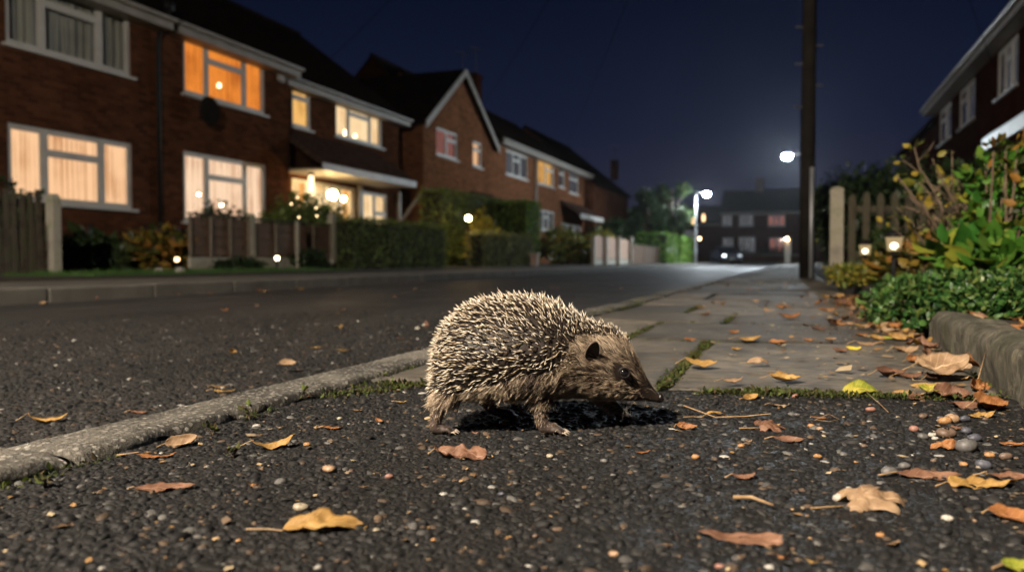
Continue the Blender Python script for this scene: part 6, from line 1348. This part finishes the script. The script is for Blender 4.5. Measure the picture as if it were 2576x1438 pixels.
# moss and tiny weeds in the joints
M['moss'] = leaf_mat('moss_green', [(.02,.03,.006),(.045,.06,.01),(.08,.11,.014),(.06,.04,.015)], .8)
g_ = np.random.default_rng(12); pts = []
def strip(f0, f1, n, w_, z_, pat=0.0, sd=0):
    for i in range(n):
        u = g_.uniform(); x = f0[0]+(f1[0]-f0[0])*u; y = f0[1]+(f1[1]-f0[1])*u
        if vnoise(x*7+sd, y*7, sd) < pat: continue
        k = max(0, 1+1.3*vnoise(x*16, y*16, sd+2)); pts.append((x+g_.normal(0, w_*k), y+g_.normal(0, w_*k), z_+g_.uniform(0, .004)*k))
strip((-.64,1.105), (-.2,1.19), 2600, .006, .001, -.1, 1); strip((-.19,1.19), (.27,1.275), 3600, .008, .001, -.1, 2); strip((-.19,1.2), (-.19,1.93), 3400, .006, .002, -.5, 3)
strip((-.39,1.95), (-.39,2.48), 900, .006, .002, -.2, 4); strip((-.2,2.5), (-.2,2.95), 600, .006, .003, -.1, 14); strip((-.38,2.97), (-.38,3.5), 600, .006, .003, -.1, 15); strip((-.64,.3), (-.64,1.12), 700, .005, -.001, .2, 5)
strip((-.64,1.1), (-.64,3.6), 1500, .008, .004, .0, 6); strip((-.66,2.6), (-.7,4.6), 900, .02, .012, -.2, 9); strip((-.63,.98), (-.56,1.1), 600, .012, .001, -.5, 7)
strip((-.65,1.93), (.28,1.93), 500, .005, .002, .15, 10); strip((-.65,2.48), (.28,2.48), 400, .005, .002, .1, 11); strip((.27,.9), (.285,2.0), 900, .008, .002, .0, 12)
P = np.array(pts); tag(leafcloud('moss', P, np.tile([0,0,1.0], (len(P),1))*2, .0042, M['moss'], None, KITE, 3, .4), 'green moss growing in the joints between slabs and kerb', 'moss', kind='stuff')
def weed(x, y, h_, label, surf='t'):
    p = G(x, y, SURF[surf]); t = thing('weed', label, 'weed', p, 0, 'small weeds at the kerb'); g = np.random.default_rng(int(x)); b = MB(); P = []
    for k in range(5):
        e = p+Vector((g.uniform(-.5,.5)*h_, g.uniform(-.5,.5)*h_, h_*g.uniform(.5,1))); b.tube([p, p.lerp(e,.6)+Vector((0,0,.002)), e], [.0005,.0004,.0003], 4); P += [e, p.lerp(e, .7)]
    b.build('stems', M['stem'], t); P = np.array(P); leafcloud('foliage', P, np.tile([0,-.4,1.0], (len(P),1)), .008, M['moss'], t, OVAL, int(x), .2)
weed(765,1006,.018,'green weed in the kerb angle near the curled orange leaf'); weed(628,1058,.02,'tiny weed at the kerb left of the hedgehog'); weed(535,1094,.014,'tiny weed behind the folded tan leaf'); weed(587,1150,.012,'pale green sprig on the tarmac left of centre'); weed(115,1226,.014,'tiny weed at the kerb joint in the lower left')
# litter flecks
g_ = np.random.default_rng(20); n = 900; P = np.column_stack([g_.uniform(-.63,.28,n), g_.uniform(.3,1.2,n), np.full(n, .0018)]); P = P[P[:, 1] < front(P[:, 0])-.01]
M['fleck'] = leaf_mat('leaf_litter', [(.1,.06,.03),(.3,.17,.06),(.4,.32,.2),(.12,.08,.05)], .8, .05)
tag(leafcloud('litter', P, np.tile([0,0,1.0], (len(P),1))*3, .0042, M['fleck'], None, KITE, 6, .5, flat=.3), 'tiny flecks of leaf litter on the tarmac', 'litter', kind='stuff')
n = 1500; x = .285-np.abs(g_.normal(0, .22, n)); y = g_.uniform(1.25, 4.2, n); k = (x > -.62) & (y > front(x)+.02); P = np.column_stack([x, y, np.full(n, .0125)])[k]
tag(leafcloud('leaf_crumbs', P, np.tile([0,0,1.0], (len(P),1))*3, .008, M['fleck'], None, KITE, 16, .6, flat=.25), 'brown leaf crumbs gathered along the right of the paving', 'litter', kind='stuff')
# thin mist added to give the lamps their halos
hz = MB().box(-60, 45, -30, 128, -1.3, 14).build('haze', None); hz['kind'] = 'stuff'; tag(hz, 'faint mist added over the street for the lamp halos', 'mist')
t = NT('mist'); v = t.n('ShaderNodeVolumePrincipled', {'Color': (.9,.93,1,1), 'Density': .0002, 'Anisotropy': .8}); t.l(v.outputs[0], t.out.inputs['Volume']); hz.data.materials.append(t.m)
